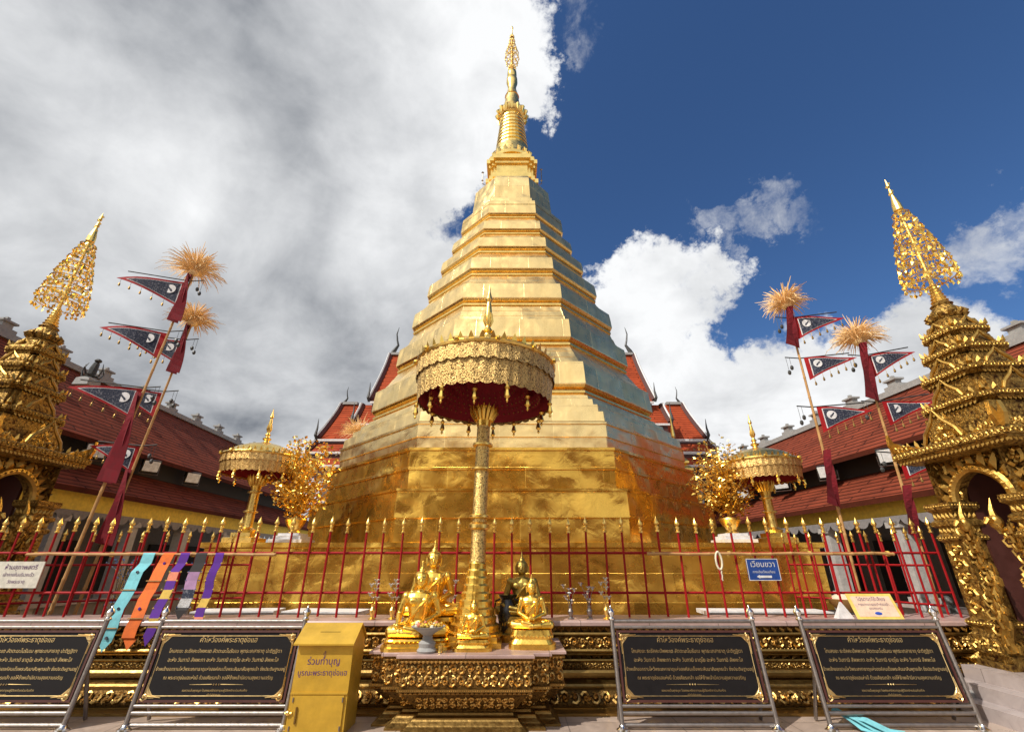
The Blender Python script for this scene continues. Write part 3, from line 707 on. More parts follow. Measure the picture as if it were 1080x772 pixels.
def build_banners():
    T, q, p, hw = banner('pale blue cloth banner, leftmost on the fence, longest', 156, .17, .66, [0], .26, 'plain'); q.build('cloth', M['cyan'], T)
    q = MB(); 
    for i in (3, 7, 10):
        y, z = p[i]; q.lathe([(.018, -.004), (.02, .004)], 7)
        q.v = [v for v in q.v]; n = 16
        for k in range(len(q.v) - 14, len(q.v)): a = q.v[k]; q.v[k] = (a[0], y - .012 + a[2], z + a[1])
    q.build('motif', M['navy'], T)
    q = MB(); [q.box(-hw - .01, hw + .01, p[i][0] - .016, p[i][0] - .008, p[i][1] - .006, p[i][1] + .006) for i in (5, 9)]; q.build('cross_stick', M['bamboo'], T)
    T, q, p, hw = banner('plain bright orange cloth banner beside the pale blue one', 177, .17, .68, [0], .26, 'plain'); q.build('cloth', M['orange'], T)
    q = MB()
    for i in (2, 7):
        y, z = p[i]; b = len(q.v); q.lathe([(.018, -.004), (.02, .004)], 7)
        for k in range(b, len(q.v)): a = q.v[k]; q.v[k] = (a[0], y - .012 + a[2], z + a[1])
    q.build('motif', M['violet'], T)
    q = MB(); [q.box(-hw - .01, hw + .01, p[i][0] - .016, p[i][0] - .008, p[i][1] - .006, p[i][1] + .006) for i in (4, 8)]; q.build('cross_stick', M['bamboo'], T)
    T, q, p, hw = banner('purple banner with a salmon patch, next to the orange one', 194, .13, .72, [0, 0, 0, 1, 0, 2, 0, 0, 2, 0], .24, 'x'); q.build('cloth', [M['violet'], M['salmon'], M['clothyel']], T)
    q = MB()
    for i in range(2, len(p) - 1):
        for s_ in (-1, 1): q.bead((s_ * (hw + .012), p[i][0], p[i][1]), .016)
    q.build('tassel', M['clothyel'], T)
    T, q, p, hw = banner('short pink and black patterned cloth banner between two purple ones', 212, .16, 1.0, [0, 0, 0, 1, 1, 2, 3], .10, 'x'); q.build('cloth', [M['dark'], M['pinkish'], M['navy'], M['silver']], T)
    q = MB()
    for i in range(2, len(p) - 1):
        for s_ in (-1, 1): q.bead((s_ * (hw + .012), p[i][0], p[i][1]), .016)
    q.build('tassel', M['silver'], T)
    T, q, p, hw = banner('narrow purple banner with a yellow and salmon tip, rightmost of the row', 231, .12, .88, [0, 0, 0, 0, 0, 0, 1, 0, 2], .10, 'x'); q.build('cloth', [M['violet'], M['clothyel'], M['salmon']], T)
    q = MB()
    for i in range(2, len(p) - 1):
        for s_ in (-1, 1): q.bead((s_ * (hw + .012), p[i][0], p[i][1]), .014)
    q.build('tassel', M['clothyel'], T)
build_banners()

# small signs on the fence
def build_small_signs():
    a = at(786, 589, 7.06); b = at(824, 612, 7.06); w = b.x - a.x; h = a.z - b.z
    T = thing('direction_sign', 'blue metal sign with a white left arrow on the fence bars', 'sign', ((a.x + b.x) / 2, 7.06, (a.z + b.z) / 2))
    q = MB(); q.box(-w / 2, w / 2, -.008, .008, -h / 2, h / 2); q.build('plate', M['bluesign'], T)
    q = MB(); t = .008
    for x0, x1, z0, z1 in ((-w / 2, w / 2, h / 2 - t, h / 2), (-w / 2, w / 2, -h / 2, -h / 2 + t), (-w / 2, -w / 2 + t, -h / 2 + t, h / 2 - t), (w / 2 - t, w / 2, -h / 2 + t, h / 2 - t)): q.box(x0, x1, -.011, -.0085, z0, z1)
    q.build('border', M['white'], T)
    Mx = Matrix.Translation((0, -.012, 0)) @ Matrix.Rotation(math.pi / 2, 4, 'X')
    text_mesh([('เวียนขวา', .105, 0, .035), ('ทางเดินเวียนเทียน', .045, 0, -.045)], M['white'], 'lettering', T, Mx)
    q = MB(); q.box(-.07, .10, -.012, -.0095, -h / 2 + .035, -h / 2 + .065); q.poly([(-.07, -.012, -h / 2 + .025), (-.07, -.012, -h / 2 + .075), (-.115, -.012, -h / 2 + .05)][::-1]); q.build('arrow', M['white'], T)
    a = at(0, 592, 7.04); b = at(37, 620, 7.04); w = .66; h = a.z - b.z; xc = b.x - w / 2
    T = thing('notice_board', 'white notice tied to the fence at the far left edge', 'sign', (xc, 7.05, (a.z + b.z) / 2))
    q = MB(); q.box(-w / 2, w / 2, -.008, .008, -h / 2, h / 2); q.build('plate', M['cream'], T)
    text_mesh([('ห้ามสุภาพสตรี', .085, .02, .07), ('เข้าภายในบริเวณรั้ว', .06, .02, -.02), ('วัดพระธาตุ', .06, .02, -.11)], M['purple'], 'lettering', T, Mx)
    a = at(897, 626, 6.95); b = at(950, 650, 6.85); w = .62; h = .33
    T = thing('paper_notice', 'yellow bordered notice leaning on the coping below the right fence', 'sign', (at(924, 640, 6.86).x, 6.82, .893)); T.rotation_euler = (R(-24), 0, R(0))
    q = MB(); q.box(-w / 2, w / 2, 0, .012, 0, h); q.build('board', M['paperyel'], T)
    q = MB(); q.box(-w / 2 + .04, w / 2 - .04, -.004, -.0005, .035, h - .035); q.build('paper', M['paperpink'], T)
    Mx = Matrix.Translation((0, -.006, 0)) @ Matrix.Rotation(math.pi / 2, 4, 'X')
    text_mesh([('โปรดงดใช้เสียง', .065, 0, .235), ('กรุณาถอดรองเท้าก่อนเข้า', .042, 0, .175), ('ขอบคุณครับ', .038, 0, .125)], M['purple'], 'lettering', T, Mx)
    q = MB(); q.ball((0.0, -.006, .075), (.05, .003, .02)); q.build('blue_mark', M['inkblue'], T)
    p = at(893, 655, 6.95)
    q = MB(); q.loft([[(-.11, -.05, 0), (.11, -.05, 0), (.11, .05, 0), (-.11, .05, 0)], [(-.01, -.004, .2), (.01, -.004, .2), (.01, .004, .2), (-.01, .004, .2)]])
    tag(q.build('tent_card', M['white'], None, loc=(at(893, 650, 6.95).x - .02, 6.98, .892)), 'small white folded card left of the yellow notice', 'card')
build_small_signs()

# low white benches between fence and chedi
def bench(label, x, y, rz, L_):
    T = thing('low_bench', label, 'bench', (x, y, 0), rz, 'low white benches behind the fence')
    q = MB(); q.box(-L_ / 2, L_ / 2, -.28, .28, .80, .86); q.build('top', M['white'], T)
    for sx in (-1, 1):
        for sy in (-1, 1): q = MB(); q.box(sx * (L_ / 2 - .1) - .03, sx * (L_ / 2 - .1) + .03, sy * .22 - .03, sy * .22 + .03, 0, .80); q.build('leg', M['steel'], T)
    q = MB(); q.box(-L_ / 2, L_ / 2, -.30, -.285, .72, .84); q.build('apron', M['steel'], T)
bench('low white bench behind the fence, left one of the left pair', -4.6, 8.55, R(6), 1.3)
bench('low white bench behind the fence, nearer the seated statues', -3.1, 8.5, R(-6), 1.3)
bench('low white bench behind the right fence below the blue sign', 4.2, 8.5, R(-4), 2.0)

# ------------------------------------------------------------------ altar
AX = -.49
def build_altar():
    T = thing('altar_table', 'redented carved gold altar table with a pink marble top, before the fence', 'altar', (AX, 0, 0))
    def plan(off, z):
        fr = [(-.69, 5.58), (-.69, 5.70), (-.88, 5.70), (-.88, 5.83), (-1.05, 5.83), (-1.05, 6.70)]
        def o(x, y, sx): return (x - off if x < 0 else x + off, y - off if y < 6.69 else y, z)
        L_ = [o(x, y, -1) for x, y in fr]; Rr = [o(-x, y, 1) for x, y in fr]
        return L_[::-1] + Rr
    def seg(name, m, prof):
        q = MB(); q.loft([plan(a, z) for a, z in prof]); return q.build(name, m, T)
    seg('marble_top', M['coping'], [(.02, .662), (.04, .668), (.04, .69), (.032, .698)])
    seg('cornice', M['mould'], [(-.03, .6265), (.02, .627), (.02, .645), (.008, .648), (.008, .661)])
    seg('frieze_ground', M['ground'], [(-.012, .396), (-.012, .626)])
    seg('lower_moulding', M['mould'], [(-.03, .365), (.015, .366), (.015, .39), (-.005, .395)])
    seg('waist', M['ground'], [(-.20, .146), (-.19, .17), (-.17, .19), (-.11, .25), (-.05, .315), (-.025, .335), (-.03, .364)])
    seg('base', M['mould'], [(-.04, 0), (-.04, .02), (-.09, .05), (-.10, .06), (-.13, .085), (-.14, .10), (-.14, .112), (-.185, .125), (-.19, .145)])
    def sides(off):
        P = plan(off, 0); return [(Vector(P[i]), Vector(P[i + 1])) for i in range(len(P) - 1)]
    up = Vector((0, 0, 1))
    q1, q2, q3, q4 = MB(), MB(), MB(), MB()
    for (a, b) in sides(0):
        d = b - a
        if d.length < .05: continue
        n = Vector((d.y, -d.x, 0)).normalized()
        zz = lambda p, z: p + up * z
        q1.scrolls(zz(a, .405) - n * .012, zz(b, .405) - n * .012, n, up, .215, .13, rows=2)
        q2.petals(zz(b, .645) + n * .02, zz(a, .645) + n * .02, n, -up, .045, .03, .3)
        q2.petals(zz(a, .338) - n * .02, zz(b, .338) - n * .02, n, up, .05, .026, .4)
        q4.beads(zz(a, .654) + n * .012, zz(b, .654) + n * .012, .022, .007); q4.beads(zz(a, .378) + n * .017, zz(b, .378) + n * .017, .022, .007)
    for (a, b), (a2, b2) in zip(sides(-.05), sides(-.17)):
        d = b - a
        if d.length < .05: continue
        n = Vector((d.y, -d.x, 0)).normalized(); lo, lo2, hi = a2 + up * .19, b2 + up * .19, a + up * .315
        sl = (hi - lo); sl = (sl - (b2 - a2).normalized() * sl.dot((b2 - a2).normalized())); nn = (n * sl.z - up * sl.dot(n)).normalized()
        q3.scrolls(lo, lo2, nn, sl.normalized(), sl.length, .12, rows=2)
    q1.build('scroll_frieze', M['relief'], T); q2.build('lotus_petals', M['relief'], T); q3.build('carved_waist', M['relief'], T); q4.build('beading', M['relief'], T)
build_altar()
AZ = .698

# ------------------------------------------------------------------ seated figures
def cap(q, a, b, ra, rb, n=9):
    a, b = Vector(a), Vector(b); k = 4
    q.ball(a, ra, n, 6); q.ball(b, rb, n, 6); q.tube([a, b], [ra, rb], n)
def seated(name, label, loc, s, rz, m, pose, ped, tall=0.0, robe=True):
    """a seated image, one unit high from lap to flame; scaled by s"""
    T = thing(name, label, 'statue', loc, rz); z0 = ped[-1][1] / s
    q = MB()
    P = lambda x, y, z: (x * s, y * s, (z + z0) * s)
    C = lambda a, b, ra, rb: cap(q, P(*a), P(*b), ra * s, rb * s)
    B = lambda c, r: q.ball(P(*c), tuple(x * s for x in (r if isinstance(r, tuple) else (r, r, r))), 12, 8)
    for sx in (-1, 1):
        C((sx * .10, .06, .09), (sx * .36, -.13, .075), .105, .078)
        C((sx * .36, -.14, .07), (sx * -.02, -.25, .06), .07, .05)
        C((sx * -.02, -.25, .065 + .03 * (sx > 0)), (sx * -.17, -.24, .075 + .05 * (sx > 0)), .04, .034)
    B((0, -.05, .08), (.26, .2, .08))
    B((0, .05, .12), (.19, .15, .12))
    q.loft([[P(rx * math.cos(a), .045 + ry * math.sin(a), z) for a in [i * math.pi / 8 for i in range(16)]] for rx, ry, z in ((.17, .12, .1), (.145, .105, .22), (.155, .112, .32), (.195, .125, .42), (.215, .115, .48), (.19, .09, .53), (.08, .06, .565))])
    for sx in (-1, 1): B((sx * .195, .04, .485), (.07, .07, .07)); B((sx * .085, -.05, .43), (.075, .04, .055))
    C((0, .03, .54), (0, .02, .63), .062, .055)
    B((0, .0, .70), (.098, .104, .108)); B((0, -.025, .655), (.070, .076, .062)); B((0, .012, .745), (.104, .104, .080))
    B((0, .015, .825), (.048, .05, .04)); q.tube([P(0, .015, .85), P(.0, .015, .89), P(0, .015, .97)], [.026 * s, .020 * s, .003 * s], 8)
    C((0, -.098, .705), (0, -.112, .68), .012, .016)                                       # nose
    for sx in (-1, 1):
        C((sx * .012, -.096, .727), (sx * .06, -.076, .728), .011, .009)                    # brow
        B((sx * .038, -.089, .708), (.020, .012, .009)); C((sx * .102, .01, .72), (sx * .098, .0, .63), .016, .013)   # eye, ear
    C((-.026, -.086, .652), (.026, -.086, .652), .010, .010)                                # mouth
    if pose == 'touch':
        C((-.205, .04, .48), (-.275, .03, .27), .058, .05); C((-.275, .03, .27), (-.27, -.17, .17), .048, .034)
        for k in range(5): C((-.255 - .015 * k, -.19 + .004 * k, .165), (-.25 - .02 * k, -.235 + .012 * k, .075 + .012 * (k % 2)), .0155, .012)
        C((-.27, -.16, .17), (-.275, -.21, .15), .036, .032)
        C((.205, .04, .48), (.27, .05, .27), .058, .05); C((.27, .05, .27), (.05, -.16, .165), .046, .034)
        for k in range(4): C((.04, -.15 - .02 * k, .17), (-.06, -.165 - .02 * k, .165), .015, .012)
        C((.05, -.15, .175), (.0, -.13, .20), .016, .012)
    else:
        for sx in (-1, 1):
            C((sx * .205, .04, .48), (sx * .255, .02, .26), .056, .048); C((sx * .255, .02, .26), (sx * .05, -.16, .165 + .02 * (sx > 0)), .044, .032)
            for k in range(4): C((sx * .05, -.15 - .02 * k, .17 + .02 * (sx > 0)), (sx * -.05, -.16 - .02 * k, .17 + .02 * (sx > 0)), .015, .012)
            C((sx * .04, -.13, .18), (sx * .0, -.15, .21), .015, .011)
    fuse(q, 'body', m, T, .0072 * s)
    if robe:
        q = MB(); q.tube([P(.12, .1, .53), P(.17, .0, .53), P(.12, -.075, .47), P(.0, -.085, .36), P(-.12, -.07, .22), P(-.17, -.02, .15)], [.02 * s] * 6, 6)
        q.tube([P(.10, -.04, .52), P(.10, -.09, .44), P(.085, -.085, .3), P(.07, -.085, .2)], [.022 * s, .02 * s, .02 * s, .02 * s], 4); q.build('sash', m, T, True)
    for i in range(len(ped) - 1):
        pass
    q = MB()
    loops = []
    for a, z in ped:
        loops.append([(a * (1.0 if abs(math.cos(t)) > .38 else .92) * math.copysign(abs(math.cos(t)) ** .45, math.cos(t)), a * .62 * math.copysign(abs(math.sin(t)) ** .45, math.sin(t)) - .06 * s, z) for t in [i * math.pi / 12 for i in range(24)]])
    q.loft(loops); q.build('pedestal', m, T)
    q = MB(); w = ped[-2][0]
    for t in range(24):
        a0, a1 = t * math.pi / 12, (t + 1) * math.pi / 12
        f = lambda t: (w * 1.0 * math.copysign(abs(math.cos(t)) ** .45, math.cos(t)), w * .62 * math.copysign(abs(math.sin(t)) ** .45, math.sin(t)) - .06 * s, ped[-2][1])
        p0, p1 = Vector(f(a0)), Vector(f(a1)); n = Vector((p1.y - p0.y, p0.x - p1.x, 0))
        if n.length > .003: q.petals(p0, p1, n.normalized(), (0, 0, -1), .04 * s * 1.6, (ped[-2][1] - ped[-3][1]) * .8, .3)
    q.build('lotus_petals', m, T)
    return T
seated('buddha_statue', 'bright gold seated Buddha touching the earth, large, behind the offering bowl', (-1.10, 6.02, AZ), .84, R(8), M['statue'], 'touch', [(.40, 0), (.40, .035), (.37, .04), (.37, .07), (.34, .08), (.36, .095), (.35, .11)])
seated('buddha_statue', 'taller gold seated Buddha at the back left of the altar', (-1.03, 6.44, AZ), .92, R(6), M['statue'], 'touch', [(.33, 0), (.33, .10), (.29, .12), (.27, .16), (.30, .20), (.33, .24), (.32, .28)])
seated('buddha_statue', 'smallest gold seated Buddha, before the stepped umbrella base', (-.44, 5.86, AZ), .44, 0, M['statue'], 'touch', [(.22, 0), (.22, .03), (.20, .035), (.17, .065), (.19, .09), (.185, .11)])
seated('buddha_statue', 'gold meditating Buddha on a footed pedestal, right side of the altar', (.235, 6.02, AZ), .60, R(-4), M['statue'], 'lap', [(.27, 0), (.27, .05), (.25, .055), (.22, .10), (.24, .14), (.225, .19)])
seated('buddha_statue', 'dull aged bronze gold Buddha standing back behind the meditating one', (.13, 6.50, AZ), .78, R(-6), M['old'], 'touch', [(.27, 0), (.27, .08), (.23, .10), (.22, .16), (.25, .22), (.25, .28)])

def build_bowl():
    T = thing('offering_bowl', 'footed grey bowl heaped with small offerings at the altar front', 'bowl', (-.93, 5.70, AZ))
    q = MB(); q.lathe([(.10, 0), (.11, .02), (.085, .05), (.095, .09), (.06, .12), (.05, .16), (.09, .19), (.17, .235), (.19, .25), (.175, .25), (.15, .235)], 20); q.build('bowl', M['greystone'], T, True)
    q = MB()
    for k in range(40):
        a = random.uniform(0, 6.28); r = .15 * math.sqrt(random.random()); q.cur = random.choice((0, 0, 1, 2)); q.ball((r * math.cos(a), r * math.sin(a), .25 + .03 * random.random()), random.uniform(.014, .026), 6, 4)
    q.build('offerings', [M['leaf'], M['jasmine'], M['salmon']], T)
    t = thing('candle_cup', 'tiny gold candle cup beside the offering bowl foot', 'cup', (-.78, 5.66, AZ)); q = MB(); q.lathe([(.02, 0), (.028, .005), (.02, .03), (.03, .07), (.026, .07), (.016, .04)], 10); q.build('cup', M['umb'], t, True); q = MB(); q.lathe([(.010, .035), (.010, .085), (.002, .10)], 8); q.build('candle', M['clothyel'], t)
build_bowl()
def build_black_vase():
    T = thing('black_urn', 'glossy black urn standing between the stepped base and the aged statue', 'urn', (-.06, 6.44, AZ)); T.scale = (.8, .8, .86)
    q = MB(); q.lathe([(.10, 0), (.12, .02), (.09, .06), (.12, .18), (.16, .32), (.15, .42), (.10, .50), (.09, .54), (.15, .60), (.145, .60), (.08, .55)], 20); q.build('vessel', M['black'], T, True)
    q = MB()
    for sx in (-1, 1): q.tube([(sx * .14, 0, .38), (sx * .20, 0, .42), (sx * .18, 0, .52), (sx * .11, 0, .54)], .014, 6)
    q.build('handle', M['black'], T, True)
build_black_vase()
M['petal'] = lacquer('white_petal', (.78, .76, .70), .3)
def vase(label, x, y, m, sc=1.0):
    T = thing('flower_vase', label, 'vase', (x, y, .891), random.uniform(0, 3), 'silver flower vases on the coping')
    q = MB(); q.lathe([(.045 * sc, 0), (.05 * sc, .01), (.02 * sc, .03), (.035 * sc, .07 * sc), (.045 * sc, .11 * sc), (.022 * sc, .15 * sc), (.035 * sc, .18 * sc), (.03 * sc, .18 * sc)], 14); q.build('vase', m, T, True)
    q = MB(); q2 = MB()
    for k in range(7):
        a = k * .9; r = (.02 + .085 * (k % 4) / 3) * sc; p = Vector((r * math.cos(a), r * math.sin(a), (.24 + .055 * ((k * 3) % 5)) * sc)); q2.tube([(0, 0, .14 * sc), p * .6 + Vector((0, 0, .08)), p], .004, 4)
        for j in range(6):
            b = j * math.pi / 3; d = Vector((math.cos(b), math.sin(b), .7)) * .045; t = Vector((-math.sin(b), math.cos(b), 0)) * .02
            q.poly([p, p + d * .6 + t, p + d * 1.1, p + d * .6 - t])
        q.bead(p, .02)
    q.build('blossoms', M['petal'] if m is M['umb'] or m is M['silver'] else M['silver'], T); q2.build('stems', m, T)
vase('silver lotus vase on the coping, leftmost beside the donation box', at(392, 650, 6.85).x, 6.86, M['umb'])
vase('silver lotus vase just left of the large seated Buddha', at(413, 650, 6.85).x, 6.86, M['umb'])
vase('small glassy flower vase right of the altar, nearest the statues', at(602, 650, 6.9).x, 6.90, M['steel'], .85)
vase('small glassy flower vase, middle one of three right of the altar', at(622, 650, 6.9).x, 6.90, M['steel'], .9)
vase('bright silver flower vase right of the altar, by the sign post', at(641, 650, 6.8).x, 6.86, M['umb'], 1.05)
vase('pale flower vase in the gap behind the gold Buddhas and stepped base', at(474, 650, 6.85).x, 6.86, M['silver'], 1.1)

# ------------------------------------------------------------------ ceremonial umbrellas
def fringe(q, r, z0, z1, n=96, sc=24, dep=.05, r1=None):
    """hanging brocade with a scalloped lower edge"""
    r1 = r1 or r; b = []
    def row(f):
        out = []
        for k in range(n):
            a = 2 * math.pi * k / n; sag = dep * abs(math.sin(a * sc / 2)); w = 1 + .006 * math.sin(a * 40)
            z = z0 + (z1 - z0) * f - sag * f; rr = (r + (r1 - r) * f) * w
            out.append((rr * math.cos(a), rr * math.sin(a), z))
        return out
    q.loft([row(f) for f in (0, .35, .7, 1)], True, False, False)
def umbrella(label, loc, zbase, zdrum0, zdrum1, rad, ztip, grand, tilt=0.0):
    T = thing('ceremonial_umbrella', label, 'umbrella', loc); T.rotation_euler = (0, tilt, 0)
    q = MB()
    if grand:
        prof = []; z = 0; r = .335
        for k in range(10):
            h = .084; prof += [(r, z), (r, z + h * .35), (r * .88, z + h * .6), (r * .86, z + h)]; z += h; r *= .885
        # a square stepped foot, then rings
        q.loft([sq(a, z_) for a, z_ in ((.33, 0), (.33, .06), (.28, .065), (.28, .11), (.25, .115))])
        q.lathe([(a, z_ + .1) for a, z_ in prof], 28)
    else:
        q.loft([sq(a, z_) for a, z_ in ((.3, 0), (.3, .1), (.2, .12), (.2, .2))]); q.lathe([(.16, .2), (.18, .26), (.1, .32)], 20)
    q.build('base', M['statue'] if grand else M['umb'], T)
    q = MB(); pr = .098 if grand else .10; zb = .9 if grand else .3
    prof = [(pr * 1.1, zb)]
    q.lathe([(pr * 1.1, zb), (pr, zb + .06), (pr * .96, zdrum0 - .55), (pr * .92, zdrum0 - .10)], 20); q.build('pole', M['mosaic'] if grand else M['umb'], T, True)
    q = MB()
    for z, h in (((zb + .38), .10), ((zb + .52), .06), ((zb + 1.15), .05), (zdrum0 - .62, .06)) if grand else ((zdrum0 - .4, .05), (zb + .3, .05)):
        q.lathe([(pr, z), (pr * 1.45, z + h * .25), (pr * 1.45, z + h * .7), (pr, z + h)], 20)
    q.build('collar', M['umb'], T, True)
    q = MB(); z = zdrum0 - .22
    q.lathe([(pr, z - .1), (pr * 1.15, z), (pr * 1.7, z + .14), (pr * 1.75, z + .17), (pr * .9, z + .17)], 20)
    for k in range(16):
        a = k * math.pi / 8; c, s_ = math.cos(a), math.sin(a); q.tube([(pr * 1.2 * c, pr * 1.2 * s_, z - .02), (pr * 1.75 * c, pr * 1.75 * s_, z + .1), (pr * 2.15 * c, pr * 2.15 * s_, z + .2)], [.02, .035, .004], 5)
    q.build('lotus_capital', M['leaf'], T, True)
    H = zdrum1 - zdrum0
    q = MB(); fringe(q, rad * .985, zdrum0 + H * .72, zdrum0, 200, 40, .03, rad * .95); lo = q.build('lower_fringe', M['fringe'] if grand else M['fringe2'], T)
    q = MB(); fringe(q, rad * 1.0, zdrum1, zdrum0 + H * .60, 200, 40, .03, rad * 1.005); q.build('upper_fringe', M['fringe'] if grand else M['fringe2'], T)
    q = MB(); q.lathe([(rad * .93, zdrum1 - .02), (rad * 1.015, zdrum1 - .02), (rad * 1.03, zdrum1 + .01), (rad * 1.01, zdrum1 + .035), (rad * .9, zdrum1 + .08), (rad * .72, zdrum1 + .19), (rad * .45, zdrum1 + .28), (rad * .2, zdrum1 + .33), (.02, zdrum1 + .34)], 64); q.build('canopy_top', M['umb'], T)
    q = MB()
    for k in range(44):
        a = 2 * math.pi * k / 44; c, s_ = math.cos(a), math.sin(a); t = Vector((-s_, c, 0)) * .04 * rad; p = Vector((rad * 1.0 * c, rad * 1.0 * s_, zdrum1 + .03)); u = Vector((c * .02, s_ * .02, .09 * rad))
        q.poly([p - t, p + t, p + t * .6 + u * .6, p + u * 1.2, p - t * .6 + u * .6]); 
    for k in range(12):
        a = 2 * math.pi * k / 12 + .2; q.ball((rad * 1.035 * math.cos(a), rad * 1.035 * math.sin(a), zdrum1 + .02), (.035, .035, .045), 6, 4)
    q.build('rim_crest', M['leaf'], T)
    q = MB(); q.lathe([(rad * .94, zdrum0 + .02), (rad * .94, zdrum1 - .06), (rad * .3, zdrum1 - .03), (pr, zdrum1 - .03)], 64, cap0=False, cap1=False); q.build('red_lining', M['redin'], T)
    if grand:
        q = MB()
        for f, zz in ((.80, zdrum0 + .08), (.62, zdrum0 + .16), (.44, zdrum0 + .24), (.27, zdrum0 + .30)): fringe(q, rad * f, zz + .22, zz, 96, 40, .02)
        q.build('inner_valance', M['redin'], T)
        q = MB()
        for f, zz in ((.80, zdrum0 + .08), (.62, zdrum0 + .16), (.44, zdrum0 + .24)):
            for k in range(int(70 * f)):
                a = 2 * math.pi * k / int(70 * f); q.bead((rad * (f - .006) * math.cos(a), rad * (f - .006) * math.sin(a), zz + .03), .016); q.bead((rad * (f - .006) * math.cos(a + .04), rad * (f - .006) * math.sin(a + .04), zz + .11), .012)
        q.build('inner_beads', M['mould'], T)
    nb = 14 if grand else 10
    for k in range(nb):
        a = 2 * math.pi * (k + .3) / nb; x, y = rad * .965 * math.cos(a), rad * .965 * math.sin(a); h = .24 if grand else .18
        if grand: x, y = x * (.995 if k % 2 else .86), y * (.995 if k % 2 else .86)
        q = MB(); q.tube([(x, y, zdrum0 + .03), (x, y, zdrum0 - h * .15)], .005, 4); q.lathe([(.012, zdrum0 - h * .1), (.035, zdrum0 - h * .25), (.02, zdrum0 - h * .4), (.04, zdrum0 - h * .75), (.012, zdrum0 - h * .9), (.02, zdrum0 - h * 1.0), (.002, zdrum0 - h * 1.12)], 6, (x, y))
        q.build('pendant', M['leaf'], T)
    q = MB(); z = zdrum1 + .2; Hf = ztip - z; s_ = Hf / 1.35
    q.lathe([(r * s_, z + h * s_) for r, h in ((.24, 0), (.26, .03), (.15, .06), (.10, .12), (.16, .15), (.17, .20), (.08, .24), (.07, .28), (.12, .31), (.125, .35), (.06, .39), (.05, .43), (.09, .46), (.05, .52), (.035, .56), (.055, .62), (.058, .78), (.045, .92), (.03, 1.0), (.06, 1.05), (.04, 1.12), (.02, 1.2), (.004, 1.35))], 16)
    for k in range(8):
        a = k * math.pi / 4; c, t = math.cos(a), math.sin(a); q.tube([(.04 * s_ * c, .04 * s_ * t, z + .57 * s_), (.07 * s_ * c, .07 * s_ * t, z + .66 * s_), (.06 * s_ * c, .06 * s_ * t, z + .80 * s_)], [.014 * s_, .02 * s_, .003], 5)
    q.build('finial', M['umb'], T, True)
umbrella('tall gold ceremonial umbrella with deep brocade fringe rising from the altar', (-.455, 6.22, AZ), AZ, 3.70 - AZ, 4.26 - AZ, 1.02, 5.80 - AZ, True, R(1.0))
umbrella('smaller gold ceremonial umbrella on the chedi plinth, left corner', (-5.60, 10.0, 1.953), 1.953, 3.36 - 1.953, 3.72 - 1.953, .80, 4.90 - 1.953, False)
umbrella('smaller gold ceremonial umbrella on the chedi plinth, right corner', (5.52, 10.0, 1.953), 1.953, 3.24 - 1.953, 3.60 - 1.953, .80, 4.76 - 1.953, False)

# ------------------------------------------------------------------ gold trees
def gold_tree(label, x, y, z, h, r, seed):
    rnd = random.Random(seed); T = thing('gold_tree', label, 'ornamental tree', (x, y, z), 0, 'gold leaf trees on the chedi plinth')
    q = MB(); q.loft([sq(a, zz) for a, zz in ((.34, 0), (.34, .07), (.28, .075), (.28, .14), (.22, .145), (.22, .19))]); q.build('stand', M['white'], T)
    q = MB(); q.lathe([(.12, .19), (.14, .21), (.10, .26), (.17, .36), (.22, .46), (.20, .50), (.17, .47)], 16); q.build('pot', M['umb'], T, True)
    q = MB(); q2 = MB(); z0 = .45
    tips = []
    for b in range(26):
        a = b * 2.4; t = (b + 1) / 26; ht = z0 + .25 + (h - z0 - .25) * t; rr = r * (.25 + .78 * math.sin(math.pi * (.12 + .80 * t)) ** .8) * rnd.uniform(.8, 1.08)
        base = Vector((0, 0, z0 + (ht - z0) * .45)); tip = Vector((rr * math.cos(a), rr * math.sin(a), ht)); mid = base.lerp(tip, .5) + Vector((0, 0, -.05))
        q.tube([base, mid, tip], [.022, .015, .006], 4); tips.append((base, mid, tip))
    q.tube([(0, 0, .4), (.02, 0, z0 + .5), (0, .02, h * .95)], [.045, .035, .01], 6); q.build('trunk', M['umb'], T)
    for base, mid, tip in tips:
        for k in range(80):
            t = rnd.random() ** .6; p = (base.lerp(mid, t * 2) if t < .5 else mid.lerp(tip, t * 2 - 1)) + Vector((rnd.gauss(0, .075), rnd.gauss(0, .075), rnd.gauss(0, .08)))
            d = Vector((rnd.gauss(0, 1), rnd.gauss(0, 1), rnd.gauss(0, .8))).normalized() * rnd.uniform(.06, .10); s_ = d.orthogonal().normalized() * d.length * .42; nn = d.cross(s_).normalized() * .01
            q2.poly([p, p + d * .5 + s_ + nn, p + d, p + d * .5 - s_ + nn])
    q2.build('leaves', M['leaf'], T)
gold_tree('gold leaf tree in a gold pot beside the left umbrella', -4.62, 10.05, 1.953, 2.22, .66, 3)
gold_tree('gold leaf tree in a gold pot beside the right umbrella', 4.66, 10.05, 1.953, 2.15, .66, 9)

